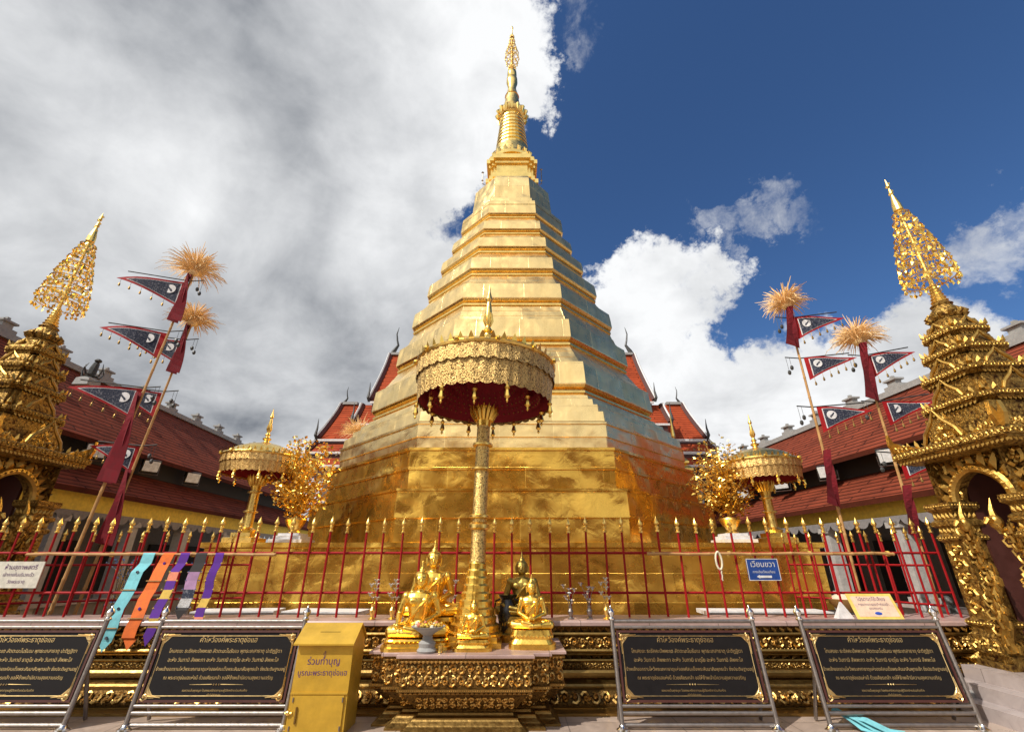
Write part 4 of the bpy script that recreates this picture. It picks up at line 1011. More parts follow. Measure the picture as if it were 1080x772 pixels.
# ------------------------------------------------------------------ shrine gates
def gate(label, cx, cy, z0, sd, seed):
    rnd = random.Random(seed); T = thing('shrine_gate', label, 'gate', (cx, cy, z0))
    G = M['gate']; H0 = 2.60                                            # top of the wall body
    for sx in (-1, 1):
        for sy in (-1, 1):
            q = MB()
            for a, za, zb in ((.74, 0, .07), (.70, .07, .15)): q.box(min(sx * .30, sx * a), max(sx * .30, sx * a), min(sy * .30, sy * a), max(sy * .30, sy * a), za + .001, zb)
            q.build('pillar_base', G, T)
    for sx in (-1, 1):
        for sy in (-1, 1):
            c = (sx * .53, sy * .53); q = MB()
            def s4(a, z): return [(c[0] + x * a, c[1] + y * a, z) for x, y in ((-1, -1), (1, -1), (1, 1), (-1, 1))]
            q.loft([s4(a, z) for a, z in ((.20, .15), (.20, .34), (.165, .37), (.165, .42), (.19, .45), (.19, .50), (.15, .53), (.145, 1.42), (.18, 1.45), (.18, 1.50), (.15, 1.53), (.15, 1.60), (.19, 1.63), (.19, 1.68), (.155, 1.71), (.155, 1.80), (.20, 1.84), (.20, 1.92))])
            col = q.build('pillar', G, T)
            q = MB()
            for nx, ny in ((1, 0), (-1, 0), (0, 1), (0, -1)):
                tx, ty = -ny, nx; o = lambda t, z, e: Vector((c[0] + nx * e + tx * t, c[1] + ny * e + ty * t, z))
                q.scrolls(o(-.105, .56, .147), o(-.105, 1.40, .147), (nx, ny, 0), (tx, ty, 0), .21, .09)
                q.scrolls(o(-.18, .17, .2), o(.18, .17, .2), (nx, ny, 0), (0, 0, 1), .16, .09)
                for zz, e in ((1.54, .15), (1.72, .157)): q.petals(o(-e, zz, e), o(e, zz, e), (nx, ny, 0), (0, 0, 1), .06, .07, .3)
                q.beads(o(-.19, .475, .19), o(.19, .475, .19), .04, .014); q.beads(o(-.2, 1.88, .2), o(.2, 1.88, .2), .04, .014); q.beads(o(-.18, 1.475, .18), o(.18, 1.475, .18), .04, .013)
            q.build('carving', M['gaterelief'], col)
    # arched heads between the pillars on all four faces
    for nx, ny in ((1, 0), (-1, 0), (0, 1), (0, -1)):
        tx, ty = -ny, nx
        o = lambda t, z, e: Vector((nx * e + tx * t, ny * e + ty * t, z))
        q = MB(); n = 16; inner = []; outer = []
        for k in range(n + 1):
            a = math.pi * k / n; xx = -.36 * math.cos(a); zz = 1.86 + .36 * math.sin(a) ** .8 + .06 * (1 - abs(math.cos(a)))
            inner.append((xx, zz)); outer.append((xx * 1.9, 2.5))
        for (x0, za), (x1, zb), (x2, zc), (x3, zd) in zip(inner, inner[1:], outer, outer[1:]):
            q.poly([o(x0, za, .52), o(x1, zb, .52), o(x3, zd, .52), o(x2, zc, .52)]); q.poly([o(x0, za, .42), o(x2, zc, .42), o(x3, zd, .42), o(x1, zb, .42)]); q.poly([o(x0, za, .42), o(x1, zb, .42), o(x1, zb, .52), o(x0, za, .52)])
        q.poly([o(-.684, 1.86, .52), o(-.36, 1.86, .52), o(-.684, 2.5, .52)]); q.poly([o(.36, 1.86, .52), o(.684, 1.86, .52), o(.684, 2.5, .52)])
        ar = q.build('arch_panel', G, T)
        q = MB(); rope = [o(x * 1.06, z + .03, .57) for x, z in inner]
        fl = [o(-.40, 1.84, .57), o(-.50, 1.80, .60), o(-.56, 1.86, .60), o(-.54, 1.94, .60)]; fr = [o(.40, 1.84, .57), o(.50, 1.80, .60), o(.56, 1.86, .60), o(.54, 1.94, .60)]
        q.tube(fl[::-1] + rope + fr, [.02, .04, .055, .06] + [.058] * len(rope) + [.06, .055, .04, .02], 8)
        for p in rope: q.bead(p + Vector((nx, ny, 0)) * .05, .028)
        for k in range(11):                                           # flame leaves round the arch
            a = math.pi * (k + .5) / 11; xx = -.46 * math.cos(a); zz = 1.90 + .42 * math.sin(a); d = Vector((tx * -math.cos(a), ty * -math.cos(a), math.sin(a) * 1.0 + .25)).normalized()
            p = o(xx, zz, .56); s_ = d.cross(Vector((nx, ny, 0))) * .055; e = Vector((nx, ny, 0)) * .05
            b = len(q.v); q.v += [tuple(v) for v in (p + s_, p - s_, p + d * .12 - s_ * .8, p + d * .24, p + d * .12 + s_ * .8, p + d * .09 + e)]
            for f in ((0, 1, 5), (1, 2, 5), (2, 3, 5), (3, 4, 5), (4, 0, 5)): q.face([b + i for i in f])
        q.scrolls(o(-.66, 2.22, .53), o(-.36, 2.22, .53), (nx, ny, 0), (0, 0, 1), .24, .1); q.scrolls(o(.36, 2.22, .53), o(.66, 2.22, .53), (nx, ny, 0), (0, 0, 1), .24, .1)
        q.scrolls(o(-.3, 2.28, .53), o(.3, 2.28, .53), (nx, ny, 0), (0, 0, 1), .18, .1)
        for s2 in (-1, 1): q.scrolls(o(s2 * .36 - .06, 1.94, .53), o(s2 * .36 + .10 , 1.94, .53), (nx, ny, 0), (0, 0, 1), .16, .1)
        q.build('flame_arch', M['gaterelief'], ar)
    # cornice and shrinking roof tiers with little gables
    z = H0 - .14
    def red(a, zz, st=.13, n=3):
        q = []
        for sx, sy, order in ((1, -1, 0), (1, 1, 1), (-1, 1, 0), (-1, -1, 1)):
            c = []
            for k in range(n):
                c.append((a - st * a * (n - 1 - k), a - st * a * k))
                if k < n - 1: c.append((a - st * a * (n - 1 - k), a - st * a * (k + 1)))
            q += [(sx * x, sy * y, zz) for x, y in (c if order == 0 else c[::-1])]
        return q
    tiers = [(.84, .50, .62), (.55, .40, .42), (.46, .34, .34), (.375, .29, .31), (.30, .24, .28)]     # cornice, drum above, height
    for i, (a, dr, h) in enumerate(tiers):
        pl = sq if i == 0 else red; ch = .20 if i == 0 else .15
        q = MB(); q.loft([pl(aa, zz) for aa, zz in ((a - .16, z), (a - .07, z + .03), (a - .03, z + ch * .35), (a - .03, z + ch * .45), (a, z + ch * .5), (a, z + ch * .92), (a - .02, z + ch), (dr + .03, z + ch + .03), (dr, z + ch + .05), (dr - .02, z + h + .01))])
        tr = q.build('roof_tier', G, T)
        q = MB()
        for nx, ny in ((1, 0), (-1, 0), (0, 1), (0, -1)):
            tx, ty = -ny, nx; o = lambda t, zz, e: Vector((nx * e + tx * t, ny * e + ty * t, zz))
            fl = a if i == 0 else a * .73
            q.scrolls(o(-fl, z + ch * .52, a + .002), o(fl, z + ch * .52, a + .002), (nx, ny, 0), (0, 0, 1), ch * .4, .11)
            if i:                                                        # the set-back corners carry the same moulding
                for sg in (-1, 1): q.scrolls(o(min(sg * fl, sg * a * .87), z + ch * .52, a * .87 + .002), o(max(sg * fl, sg * a * .87), z + ch * .52, a * .87 + .002), (nx, ny, 0), (0, 0, 1), ch * .4, .11)
            q.petals(o(fl - .03, z + ch * .33, a - .04), o(-fl + .03, z + ch * .33, a - .04), (nx, ny, 0), (0, 0, -1), .06, .05, .3)
            w = a * (.34 if i == 0 else .42); zz = z + ch; gh = (.40 if i == 0 else h - ch + .02); e0 = a - .05
            if i == 0: q.poly([o(-w, zz, e0 - .1), o(w, zz, e0 - .1), o(w * .45, zz + gh * .55, e0 - .12), o(0, zz + gh, e0 - .14), o(-w * .45, zz + gh * .55, e0 - .12)])
            q.tube([o(-w * 1.15, zz + .05, e0), o(-w, zz + .01, e0), o(-w * .8, zz + gh * .35, e0), o(-w * .3, zz + gh * .72, e0), o(0, zz + gh * 1.1, e0), o(w * .3, zz + gh * .72, e0), o(w * .8, zz + gh * .35, e0), o(w, zz + .01, e0), o(w * 1.15, zz + .05, e0)], [.006, .022, .028, .024, .010, .024, .028, .022, .006], 6)
            if i == 0:
                for kz, kw in ((0, .75), (.13, .5), (.25, .22)): q.scrolls(o(-w * kw, zz + kz, e0 - .09), o(w * kw, zz + kz, e0 - .09), (nx, ny, 0), (0, 0, 1), .13, .1)
            for sg in (-1, 1):
                for t in ((.5, .66, .82) if i == 0 else (.62,)):
                    p = o(sg * a * t, zz, a - .06); d = Vector((tx, ty, 0)) * .03; b = len(q.v); fh = .12 if i == 0 else .10
                    q.v += [tuple(v) for v in (p - d, p + d, p + d * .7 + Vector((0, 0, fh * .5)), p + Vector((nx * .02, ny * .02, fh)), p - d * .7 + Vector((0, 0, fh * .5)), p + Vector((nx * .04, ny * .04, fh * .4)))]
                    for f in ((0, 1, 5), (1, 2, 5), (2, 3, 5), (3, 4, 5), (4, 0, 5)): q.face([b + k for k in f])
        for sx in (-1, 1):                                             # corner horns
            for sy in (-1, 1):
                d = Vector((sx, sy, 0)); u = Vector((0, 0, 1)); cc = a - .03 if i == 0 else a * .80; p = d * cc + u * (z + ch)
                if i == 0:
                    for ax, n2 in ((Vector((0, sy, 0)), Vector((sx, 0, 0))), (Vector((sx, 0, 0)), Vector((0, sy, 0)))):     # leaf shaped corner antefixes
                        prof = [(-.40, .0), (-.30, .06), (-.2, .07), (-.10, .14), (.0, .16), (.05, .29), (.07, .14), (.03, 0)]
                        for off in (0, .05):
                            pts = [p + ax * x + u * zz2 - n2 * off for x, zz2 in prof]; q.poly(pts if off == 0 else pts[::-1])
                        for (x0, za), (x1, zb) in zip(prof, prof[1:]): q.poly([p + ax * x0 + u * za, p + ax * x1 + u * zb, p + ax * x1 + u * zb - n2 * .05, p + ax * x0 + u * za - n2 * .05])
                        q.scrolls(p - ax * .30 + u * .0 + n2 * .004, p + ax * .0 + u * .0 + n2 * .004, n2, u, .10, .1)
                else: q.tube([p - d * .05, p + d * .01 + u * .05, p + d * .02 + u * .12], [.04, .03, .005], 5)
        q.build('gable_carving', M['gaterelief'], tr); z += h
    q = MB(); q.lathe([(.20, z), (.22, z + .05), (.16, z + .1), (.19, z + .14), (.17, z + .24), (.12, z + .32), (.14, z + .35), (.085, z + .4)], 16)
    for k in range(12):
        a = k * math.pi / 6; q.tube([(.18 * math.cos(a), .18 * math.sin(a), z + .1), (.23 * math.cos(a), .23 * math.sin(a), z + .16), (.19 * math.cos(a), .19 * math.sin(a), z + .24)], [.03, .04, .005], 5)
    q.build('bell', G, T, True)
    z += .4; q = MB(); prof = []; r = .095
    for k in range(6): prof += [(r, z), (r * 1.15, z + .02), (r * .85, z + .05)]; z += .055; r *= .88
    prof += [(.03, z), (.022, z + 1.45), (.07, z + 1.5), (.065, z + 1.62), (.02, z + 1.85), (.035, z + 1.88), (.012, z + 2.0), (.03, z + 2.04), (.004, z + 2.2)]
    q.lathe(prof, 12)
    for k in range(7): q.bead((.03 * (-1) ** k, .0, z + 1.6 + k * .085), .03)
    q.build('spire', M['umb'], T)
    q = MB(); q2 = MB()
    for k in range(9):                                                # tiered leaf umbrella
        zz = z + .10 + k * .165; rr = (.33, .335, .315, .285, .255, .22, .185, .15, .115)[k]; n = 25 - 2 * k
        q.tube([(rr * math.cos(a), rr * math.sin(a), zz) for a in [j * math.pi / 10 for j in range(21)]], .010, 4)
        for j in range(0, 20, 4): a = j * math.pi / 10 + k; q.tube([(0, 0, zz + .03), (rr * math.cos(a), rr * math.sin(a), zz)], .007, 4)
        for j in range(n):
            a = 2 * math.pi * j / n + k
            for rad, dz in ((rr, -.035), (rr * 1.03, -.085), (rr * .72, -.02)):
                p = Vector((rad * math.cos(a), rad * math.sin(a), zz + dz + rnd.uniform(-.022, .022))); tw = rnd.uniform(0, 3.1); t = Vector((math.cos(tw), math.sin(tw), rnd.uniform(-.3, .3))) * .030; u = Vector((rnd.uniform(-.015, .015), rnd.uniform(-.015, .015), .056))
                nn = t.cross(u).normalized() * .014
                q2.poly([p + u * .7, p + t + nn, p - u * .7, p - t + nn])
    q.build('umbrella_rings', M['umb'], T); q2.build('leaf_pendants', M['leaf'], T)
    # naga guardians flanking the opening that faces the court
    for sy in (-1, 1):
        q = MB(); e = -sd
        pts = [(e * .62, sy * .30, .20), (e * .66, sy * .27, .55), (e * .64, sy * .24, .8), (e * .56, sy * .27, 1.05), (e * .60, sy * .30, 1.3), (e * .68, sy * .24, 1.5), (e * .74, sy * .2, 1.62)]
        PT = [Vector(p) for p in pts]; fine = []
        for i in range(len(PT) - 1):
            for k in range(4): fine.append(PT[i].lerp(PT[i + 1], k / 4) + Vector((e * .02 * math.sin(i * 2 + k), sy * .03 * math.sin(i * 4 + k * 1.4), 0)))
        q.tube(fine, [.075 - .055 * i / len(fine) for i in range(len(fine))], 8)
        for i, p in enumerate(fine[:-2]):
            for k in range(3):
                an = k * 2.1 + i * .8; d = Vector((e * (.5 + .5 * math.cos(an)), -sy * math.sin(an), 0)) * .085
                q.tube([p, p + d + Vector((0, 0, .0)), p + d * 1.25 + Vector((0, 0, .06)), p + d * .8 + Vector((0, 0, .10)), p + d * .7 + Vector((0, 0, .05))], [.026, .022, .016, .010, .004], 5)
        q.ball(PT[-1], (.07, .07, .09)); q.tube([PT[-1], PT[-1] + Vector((e * .10, 0, .03)), PT[-1] + Vector((e * .14, 0, -.02))], [.05, .035, .015], 6); q.tube([PT[-1], PT[-1] + Vector((0, 0, .14)), PT[-1] + Vector((-e * .04, 0, .28))], [.05, .03, .004], 5)
        q.build('naga_guardian', M['gaterelief'], T, True)
    q = MB(); q.box(-.38, .38, -.38, .38, 2.30, 2.32); q.build('ceiling_panel', M['dark'], T)
    q = MB(); q.box(min(sd * .34, sd * .38), max(sd * .34, sd * .38), -.42, .42, .152, 2.29); q.box(-.38, .33, .36, .40, .152, 2.29); q.build('inner_panel', M['maroon'], T)
    return T
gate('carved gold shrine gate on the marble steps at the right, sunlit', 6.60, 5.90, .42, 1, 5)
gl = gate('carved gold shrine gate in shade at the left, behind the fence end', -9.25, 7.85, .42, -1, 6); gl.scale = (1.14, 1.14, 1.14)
# gate platforms
def platform(label, x0, x1, y0, y1, steps, side):
    for k in range(3):
        pass
    T = thing('marble_steps', label, 'steps')
    for k, (d, za, zb) in enumerate(((0, .281, .42), (.22, .141, .28), (.44, 0, .14))):
        q = MB(); q.box(x0 - (d if side > 0 else 0), x1 + (d if side < 0 else 0), y0 - d, y1, za, zb); q.build('step', M['steps'], T)
platform('three grey marble steps carrying the right gate', 5.66, 8.4, 4.85, 6.66, 3, 1)
platform('marble steps carrying the left gate behind the fence', -10.5, -8.68, 7.0, 8.9, 3, -1)

# ------------------------------------------------------------------ flag poles
def pennant(T, p, d, L_, H, rnd, small=False):
    """triangular flag: red border, white piping, brocade field with a white roundel; d = outward direction"""
    d = Vector(d).normalized(); up = Vector((0, 0, 1)); n = d.cross(up).normalized()
    sag = -.22
    def wob(pt): t = (pt - p).dot(d) / L_; return n * (wa * L_ * math.sin(t * 5 + wp)) - up * (.10 * L_ * t * t)
    def tri(off, inset):
        # corners: top at pole, bottom at pole, tip; inset pulls toward the centroid
        A, B_, C_ = Vector((0, 0, 0)), Vector((0, 0, -H)), d * L_ + up * (L_ * rnd_tilt)
        G = (A + B_ + C_) / 3
        return [p + x.lerp(G, inset) + n * off for x in (A, B_, C_)]
    rnd_tilt = rnd + random.uniform(-.05, .05); wa, wp = random.uniform(.035, .075), random.uniform(0, 2)
    def slab(name, inset, th, m, parent):
        q = MB(); A, B_, C_ = tri(0, inset); k = 7
        for s_ in (-1, 1):
            pr = []
            for i in range(k + 1):
                t = i / k; w = n * th * s_; x, y = A.lerp(C_, t), B_.lerp(C_, t)
                pr.append((x + w + wob(x), y + w + wob(y)))
            for (a, b), (a2, b2) in zip(pr, pr[1:]):
                f = [b, b2, a2, a] if s_ > 0 else [a, a2, b2, b]
                q.poly(f)
        return q.build(name, m, parent)
    fl = slab('pennant', 0, .004, M['red'], T)
    slab('piping', .22, .007, M['white'], fl); slab('field', .27, .010, M['navy'], fl)
    A, B_, C_ = tri(0, 0); c = (A + B_ + C_) / 3 - d * L_ * .12
    q = MB(); q2 = MB(); r = H * .165
    for s_ in (-1, 1):
        base = c + wob(c) + n * s_ * .016
        q.poly([base + (d * math.cos(a * -s_) + up * math.sin(a * -s_)) * r for a in [i * math.pi / 9 for i in range(18)]])
        b2 = base + n * s_ * .004
        q2.poly([b2 + (d * x + up * y) * r for x, y in ((-.5, -.5), (-.2, -.62), (.0, -.3), (.42, .1), (.6, .55), (.3, .45), (.05, .15), (-.3, -.1))])
    q.build('roundel', M['white'], fl); q2.build('emblem', M['navy'], fl)
    q = MB(); ct = p + d * .0
    for i in range(6):
        t = (i + .5) / 6; x = B_.lerp(C_, t); x = x + wob(x); q.tube([x, x - up * .10], .004, 4); q.lathe([(.004, x.z - .08), (.015, x.z - .10), (.020, x.z - .145), (.004, x.z - .16)], 6, (x.x, x.y))
    q.build('bells', M['mould'], fl)
def flag_pole(label, base, top, sd, flags, tail, seed, fwd=-.25):
    rnd = random.Random(seed); base, top = Vector(base), Vector(top)
    foot = base + (top - base) * ((0 - base.z) / (top.z - base.z))
    T = thing('flag_pole', label, 'flag pole', foot, 0, 'flag poles of pennants'); top -= foot
    q = MB(); n = 16; pts = []; rd = []
    for i in range(n + 1):
        c = top * (i / n)
        for e, r in ((-.02, .034), (0, .042), (.02, .034)): pts.append(c + top.normalized() * e); rd.append(r * .82 * (1 - .35 * i / n))
    q.tube(pts, rd, 8); q.build('pole', M['bamboo'], T, True)
    for f, L_, H, tilt in flags: 
        p = top * f; pennant(T, p + Vector((sd * .05, -.02, 0)), (sd, fwd, 0), L_, H, tilt)
        q = MB(); q.tube([p + Vector((-sd * .28, 0, .04)), p + Vector((0, 0, .02)), p + Vector((sd * L_ * .9, fwd * L_ * .9, tilt * L_ * .9 + .02))], .012, 4)
        for k in range(2):
            x = p + Vector((-sd * (.2 + .07 * k), 0, .02)); q.tube([x, x - Vector((0, 0, .14 + .1 * k))], .004, 4); q.ball(x - Vector((0, 0, .20 + .1 * k)), (.035, .035, .05), 6, 4)
        q.build('cross_rod', M['bronze'], T)
    # red cloth sleeves and streamers
    def streamer(f0, f1, w, name='streamer'):
        q = MB(); a, b = top * f0, top * f1; k = 8
        for j, off in enumerate((-.5, .4)):
            pr = []
            for i in range(k + 1):
                t = i / k; c = a.lerp(b, t) + Vector((sd * (-.10 - off * .12) * t * w / .3 , -.06 - .05 * j, 0)); hw = w * (.22 + .30 * t) ; pr.append((c + Vector((-hw * .8, .02 * math.sin(5 * t + j), 0)), c + Vector((hw * .5, -.05 * math.sin(4 * t + j * 2), -.06 * t))))
            for (x, y), (x2, y2) in zip(pr, pr[1:]): q.poly([x, y, y2, x2]); q.poly([v + Vector((0, .006, 0)) for v in (x2, y2, y, x)])
        q.build(name, M['redcloth'], T)
    streamer(.985, .985 - tail[0], .30, 'red_sleeve'); streamer(tail[1], tail[2], tail[3])
    q = MB()
    for k in range(330):
        a = rnd.uniform(0, 6.28); el = math.asin(rnd.uniform(-.15, 1)); l = tail[4] * rnd.uniform(.55, 1.12) * (1.25 if rnd.random() < .08 else 1)
        d = Vector((math.cos(a) * math.cos(el), math.sin(a) * math.cos(el), math.sin(el)))
        p0 = top + d * .05; dr = rnd.uniform(.05, .5) * math.cos(el)
        p1 = p0 + d * l * .5 + Vector((0, 0, .05)); p2 = p0 + d * l * .85 + Vector((0, 0, -.10 * l * dr)); p3 = p0 + d * l + Vector((0, 0, -.55 * l * dr))
        q.tube([p0, p1, p2, p3], [.008, .008, .006, .003], 3, False)
    q.ball(top, .10, 8, 6)
    q.build('straw_tuft', M['straw'], T)
flag_pole('bamboo flag pole with big pennants and the highest straw tuft, left of the chedi', at(85, 570, 7.8), at(205, 287, 7.8), -1, [(.965, 1.22, .60, .05), (.80, 1.12, .56, .06), (.635, 1.12, .58, .06)], (.15, .62, .40, .36, .54), 1)
flag_pole('bamboo flag pole with smaller pennants, close behind the tallest one on the left', at(116, 555, 8.5), at(203, 340, 8.5), -1, [(.93, .95, .52, .04), (.745, .95, .52, .05), (.57, .80, .5, .06)], (.17, .50, .30, .34, .45), 2)
flag_pole('bamboo flag pole on the right, nearer the chedi, pennants pointing right', at(890, 560, 7.9), at(829, 322, 7.9), 1, [(.95, .92, .48, .02), (.81, .92, .46, .02), (.655, .92, .48, .02)], (.13, .53, .39, .26, .43), 3)
flag_pole('bamboo flag pole on the right, beside the shrine gate, pennants pointing right', at(966, 560, 7.9), at(905, 360, 7.9), 1, [(.94, .85, .46, .12), (.77, .92, .46, .10), (.60, .90, .46, .0)], (.20, .50, .36, .26, .44), 4)

# ------------------------------------------------------------------ plaques on steel stands
CH = [('คำไหว้องค์พระธาตุช่อแฮ', .074, .225), ('โกเสยยะ ธะชัคคะปัพพะเต สัตตะมะโนรัมเม พุทธะเกสาธาตุ ปะติฏฐิตา', .052, .125), ('อะหัง วันทามิ สัพพะทา อะหัง วันทามิ ธาตุโย อะหัง วันทามิ สัพพะโส', .052, .042),
      ('ข้าพเจ้าขอกราบไหว้พระเกศาธาตุแห่งองค์สมเด็จพระสัมมาสัมพุทธเจ้า ซึ่งประดิษฐานอยู่', .046, -.04), ('ณ พระธาตุช่อแฮแห่งนี้ ด้วยเศียรเกล้า ขอให้ข้าพเจ้ามีความสุขความเจริญ', .046, -.118), ('ขอถวายเป็นพุทธบูชา โดยคณะศรัทธาสาธุชนผู้มีจิตศรัทธาร่วมกันสร้าง', .028, -.225), ('เมื่อวันวิสาขบูชา', .026, -.262)]
def plaque_proto():
    w = 1.70; T = thing('plaque_stand', '', 'sign board', (0, 0, 0), 0, 'black plaques on steel stands'); T.rotation_euler = (R(-8), 0, 0)
    for sx in (-1, 1):
        q = MB(); q.tube([(sx * w / 2, 0, 0), (sx * w / 2, 0, 1.0)], .025, 10); p = q.build('post', M['steel'], T, True)
        q = MB(); q.lathe([(.034, .995), (.04, 1.01), (.022, 1.03), (.036, 1.05), (.045, 1.075), (.034, 1.10), (.012, 1.118), (.006, 1.135), (.002, 1.15)], 12, (sx * w / 2, 0)); q.build('finial', M['silver'], p, True)
        q = MB(); q.lathe([(.07, 0.0), (.07, .012), (.04, .03), (.031, .05)], 12, (sx * w / 2, 0)); q.build('foot_plate', M['silver'], p, True)
        q = MB(); q.tube([(sx * (w / 2 - .03), .03, .55), (sx * (w / 2 - .03), .30, .06)], .02, 8); q.build('brace', M['steel'], T, True)
    for z in (.985, .925, .205, .145):
        q = MB(); q.tube([(-w / 2 + .02, 0, z), (w / 2 - .02, 0, z)], .020 if z in (.985, .145) else .017, 10); q.build('rail', M['steel'], T, True)
    q = MB(); q.tube([(-w / 2 + .02, .02, .045), (w / 2 - .02, .02, .045)], .018, 8); q.build('foot_bar', M['steel'], T, True)
    bw, z0, z1 = w / 2 - .04, .235, .895
    q = MB(); q.box(-bw, bw, .005, .03, z0, z1); pn = q.build('plaque', M['plaque'], T)
    q = MB(); e = .022
    for x0, x1, a, b in ((-bw, bw, z1 - e, z1), (-bw, bw, z0, z0 + e), (-bw, -bw + e, z0 + e, z1 - e), (bw - e, bw, z0 + e, z1 - e)): q.box(x0, x1, -.006, .004, a, b)
    q.build('frame', M['maroon'], pn)
    q = MB(); ib, i0, i1, cr = bw - .06, z0 + .055, z1 - .055, .10
    pts = []
    for cx, cz, a0 in ((ib - cr, i1 - cr, 0), (-ib + cr, i1 - cr, 90), (-ib + cr, i0 + cr, 180), (ib - cr, i0 + cr, 270)):
        for k in range(7): a = R(a0 + 15 * k); pts.append((cx + cr * math.cos(a), .003, cz + cr * math.sin(a)))
    q.tube(pts + pts[:1], .0045, 4)
    for sx in (-1, 1):
        for sz, zz in ((1, i1), (-1, i0)):
            q.scrolls((sx * ib - .05, .002, zz - .05), (sx * ib + .03, .002, zz - .05), (0, -1, 0), (0, 0, 1), .085, .1); q.tube([(sx * (ib + .01), .002, zz - sz * .17), (sx * (ib + .015), .002, zz), (sx * (ib - .17), .002, zz + sz * .015)], [.004, .014, .003], 4)
            q.poly([(sx * (ib + .02), .0025, zz + sz * .02), (sx * (ib - .1), .0025, zz + sz * .02), (sx * (ib + .02), .0025, zz - sz * .1)])
    q.build('corner_ornament', M['goldtext'], pn)
    Mx = Matrix.Translation((0, .0025, .555)) @ Matrix.Rotation(math.pi / 2, 4, 'X')
    tx = text_mesh([(t, s_ * .96, 0, y) for t, s_, y in CH], M['goldtext'], 'lettering', pn, Mx)
    q = MB(); q.tube([(-.30, .002, .39), (-.05, .002, .392)], [.001, .004], 4); q.tube([(.30, .002, .39), (.05, .002, .392)], [.001, .004], 4)
    for x in (-.03, 0, .03): q.bead((x, .003, .391), .011)
    q.build('divider', M['goldtext'], pn)
    return T
pl = plaque_proto(); pl['label'] = 'black plaque with gold lettering on a steel stand, cut by the left edge'; pl.location = (-5.50, 5.74, 0)
for x, w, lb in ((-3.20, .965, 'black plaque with gold lettering on a steel stand, beside the yellow donation box'), (1.955, .95, 'black plaque with gold lettering on a steel stand, first right of the altar'), (4.10, .925, 'black plaque with gold lettering on a steel stand, by the right marble steps')):
    c = copy_tree(pl); c.location = (x, 5.74, 0); c.scale = (w, 1, 1); c['label'] = lb
pl.scale = (.985, 1, 1)

# ------------------------------------------------------------------ donation box
def build_box():
    T = thing('donation_box', 'yellow gold painted steel donation box with a sloping lid and blue lettering', 'donation box', (-2.0, 5.58, 0))
    hw, dp = .295, .42
    q = MB(); q.loft([[(x, 0, z), (x, dp, z), (x, dp, z2)] for x, z, z2 in ((0, 0, 0),)] and [[(-hw, .02, .0), (hw, .02, 0), (hw, dp, 0), (-hw, dp, 0)], [(-hw, .02, .80), (hw, .02, .80), (hw, dp, .80), (-hw, dp, .80)], [(-hw, .20, .93), (hw, .20, .93), (hw, .24, .93), (-hw, .24, .93)]]); q.build('body', M['boxyel'], T)
    q = MB(); n = Vector((0, -.58, .8))
    q.loft([[(x, -.035, .785), (x, .21, .955), (x, .21, .970), (x, -.035, .80)] for x in (-hw - .035, hw + .02)]); q.loft([[(x, .2105, .955), (x, dp + .02, .795), (x, dp + .02, .81), (x, .2105, .970)] for x in (-hw - .035, hw + .02)]); q.build('lid', M['boxyel'], T)
    q = MB(); q.box(-hw + .03, hw - .03, .006, .019, .03, .335); d = q.build('door', M['boxyel'], T)
    q = MB(); q.box(-hw + .085, -hw + .10, -.008, .005, .10, .24); q.build('handle', M['mould'], d)
    q = MB(); q.box(-hw, hw, .008, .0195, .345, .362); q.build('ledge', M['boxyel'], T)
    q = MB(); q.ball((-hw + .01, .0, .19), (.03, .02, .022)); q.tube([(-hw - .02, .0, .19), (-hw + .05, 0, .19)], .012, 6); q.build('lock', M['umb'], T, True)
    q = MB(); q.box(-.11, .11, -.001, .001, -.008, .008, Matrix.Translation((0, .10, .889)) @ Matrix.Rotation(R(35), 4, 'X')); q.build('coin_slot', M['dark'], T)
    q = MB()
    for x in (-hw + .04, hw - .04):
        for z in (.06, .30): q.tube([(x, .004, z - .02), (x, .004, z + .02)], .008, 6)
    q.build('hinge', M['steel'], d)
    Mx = Matrix.Translation((0, .0175, .52)) @ Matrix.Rotation(math.pi / 2, 4, 'X')
    text_mesh([('ตู้', .05, 0, .165), ('ร่วมทำบุญ', .085, 0, .085), ('บูรณะพระธาตุช่อแฮ', .068, 0, -.012)], M['purple'], 'lettering', T, Mx)
build_box()

# ------------------------------------------------------------------ small things around the court
def far_spire():
    T = thing('gold_spire', 'slim gold tiered spire just behind the right flank of the chedi', 'spire', (6.35, 17.2, 0))
    q = MB(); q.loft([sq(a, z) for a, z in ((.5, 0), (.5, 3.6), (.62, 3.7), (.62, 3.8), (.45, 4.0))]); q.build('pedestal', M['carved'], T)
    q = MB(); z = 3.98
    for a, h in ((.62, .34), (.52, .32), (.43, .30), (.34, .28)): q.loft([sq(aa, zz) for aa, zz in ((a * .7, z), (a, z + h * .3), (a, z + h * .55), (a * .72, z + h))]); z += h
    q.lathe([(.2, z), (.24, z + .1), (.12, z + .4), (.14, z + .5), (.06, z + .8), (.08, z + .9), (.03, z + 1.5), (.005, z + 1.9)], 14); q.build('tiers', M['umb'], T)
far_spire()
p_ = at(378, 458, 18.5)
flag_pole('distant flag pole with a pale straw tuft behind the left flank of the chedi', (p_.x - .2, 18.5, .5), (p_.x, 18.5, p_.z), -1, [(.90, .7, .5, .0)], (.12, .8, .62, .3, .75), 8)
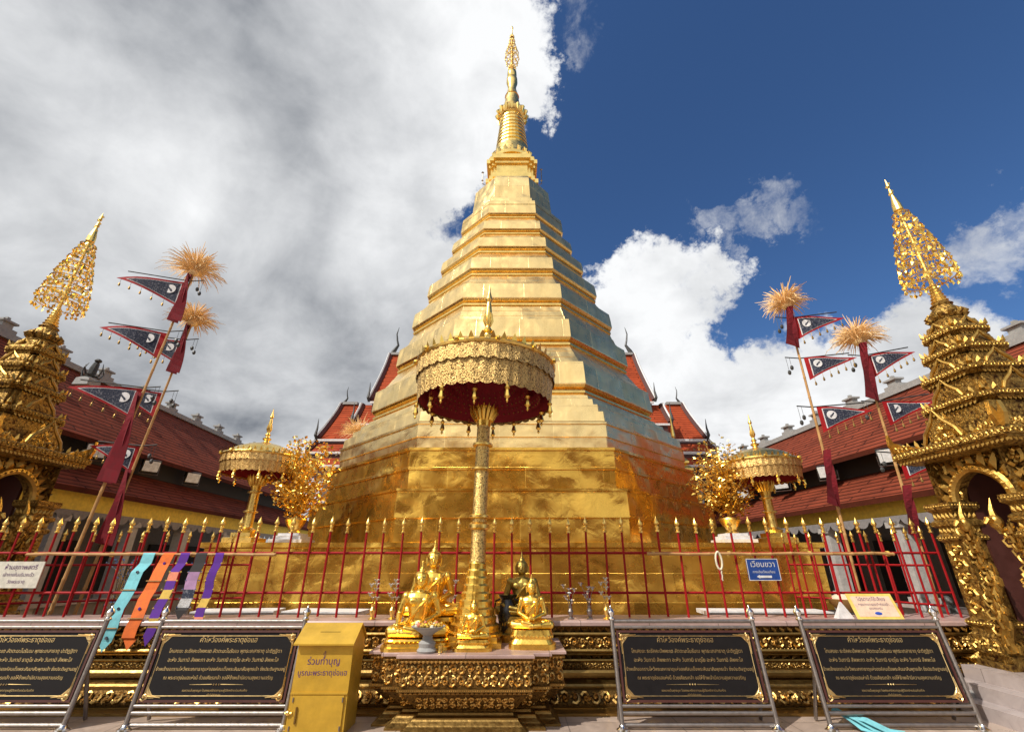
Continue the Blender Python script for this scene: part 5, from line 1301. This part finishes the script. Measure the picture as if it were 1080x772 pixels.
def stool_statue(label, u, v, Y, h, m):
    p = at(u, v, Y)
    T = thing('guardian_figure', label, 'statue', (p.x, Y, .641), random.uniform(-.5, .5))
    q = MB(); q.loft([sq(a, z) for a, z in ((.14, 0), (.14, .05), (.11, .06), (.11, .10))]); q.build('base', M['greystone'], T)
    q = MB(); cap(q, (0, .06, .16), (0, .0, h * .6), .10, .085); q.ball((0, -.03, h * .78), (.075, .08, .085)); cap(q, (0, -.09, h * .74), (0, -.12, h * .72), .035, .03)
    for sx in (-1, 1): cap(q, (sx * .06, -.05, h * .5), (sx * .07, -.10, .12), .035, .03); q.ball((sx * .05, 0, h * .9), (.02, .02, .03)); cap(q, (sx * .08, .05, .14), (sx * .09, -.05, .12), .05, .035)
    cap(q, (0, .12, .15), (.05, .16, h * .55), .03, .015)
    fuse(q, 'body', m, T, .014)
stool_statue('pale stone guardian figure on the right hall low wall, nearer the chedi', 966, 606, 9.55, .46, M['greystone'])
stool_statue('dark stone guardian figure on the right hall low wall, beside the bamboo flag pole', 991, 612, 9.2, .40, M['bronze'])
def silver_tree(label, u, v, Y):
    p = at(u, v, Y); T = thing('silver_bush', label, 'ornament', (p.x, Y, 0))
    q = MB(); q.lathe([(.2, 0), (.22, .05), (.16, .35), (.2, .7), (.17, .7)], 14); q.build('pot', M['maroon'], T, True)
    q = MB(); rnd = random.Random(4)
    for k in range(26):
        a = rnd.uniform(0, 6.28); r = rnd.uniform(.05, .3); z = rnd.uniform(.85, 1.7); q.tube([(0, 0, .7), (r * .5 * math.cos(a), r * .5 * math.sin(a), z - .1), (r * math.cos(a), r * math.sin(a), z)], .006, 3)
        for j in range(3): q.bead((r * math.cos(a) + rnd.gauss(0, .03), r * math.sin(a) + rnd.gauss(0, .03), z + rnd.gauss(0, .03)), .022)
    q.build('silver_sprays', M['silver'], T)
silver_tree('silver flower spray in a maroon pot behind the left fence', 128, 610, 9.4)
def basket(label, u, v, Y):
    p = at(u, v, Y); T = thing('wicker_basket', label, 'basket', (p.x, Y, .8))
    q = MB(); q.lathe([(.20, 0), (.30, .12), (.34, .2), (.31, .2), (.2, .05)], 18); q.build('basket', M['bamboo'], T, True)
    q = MB(); q.ball((-.05, 0, .2), (.24, .2, .09), 12, 6); q.build('cloth', M['paperpink'], T, True)
    t = thing('side_table', 'low dark table under the wicker basket behind the right fence', 'table', (p.x, Y, 0)); q = MB(); q.box(-.6, .6, -.35, .35, .74, .798); q.build('top', M['dark'], t)
    for sx in (-1, 1):
        for sy in (-1, 1): q = MB(); q.box(sx * .53 - .03, sx * .53 + .03, sy * .28 - .03, sy * .28 + .03, 0, .74); q.build('leg', M['dark'], t)
basket('round wicker basket with pink cloth behind the right fence', 893, 622, 8.9)
p_ = at(902, 768, 5.75)
def ribbon():
    q = MB(); rnd = random.Random(2)
    for k in range(3):
        pts = [Vector((p_.x - .12 + .09 * k, 5.86 - .05 * k, .16 - .03 * k)), Vector((p_.x - .02 + .06 * k, 5.78 - .04 * k, .10)), Vector((p_.x + .05 + .10 * k, 5.70 - .04 * k, .03)), Vector((p_.x + .16 + .12 * k, 5.62, .012))]
        for a, b in zip(pts, pts[1:]):
            t = Vector((.035, .02, .01)); q.poly([a - t, a + t, b + t, b - t]); q.poly([x + Vector((0, 0, .004)) for x in (b - t, b + t, a + t, a - t)])
    tag(q.build('blue_ribbon', M['cyan']), 'pale blue ribbon dropped at the foot of the right plaque stand', 'ribbon')
ribbon()
def speaker():
    T = thing('stone_block', 'small grey stone weight behind the right plaque stand', 'block', (5.35, 6.45, 0)); q = MB()
    q.loft([[(x * a, y * a * .8, z) for x, y in ((-1, -1), (1, -1), (1, 1), (-1, 1))] for a, z in ((.12, 0), (.13, .01), (.13, .18), (.11, .21))]); q.build('block', M['greystone'], T)
    q = MB(); q.tube([(-.05, 0, .205), (-.05, 0, .25), (.05, 0, .25), (.05, 0, .205)], .012, 6); q.build('handle', M['steel'], T)
speaker()
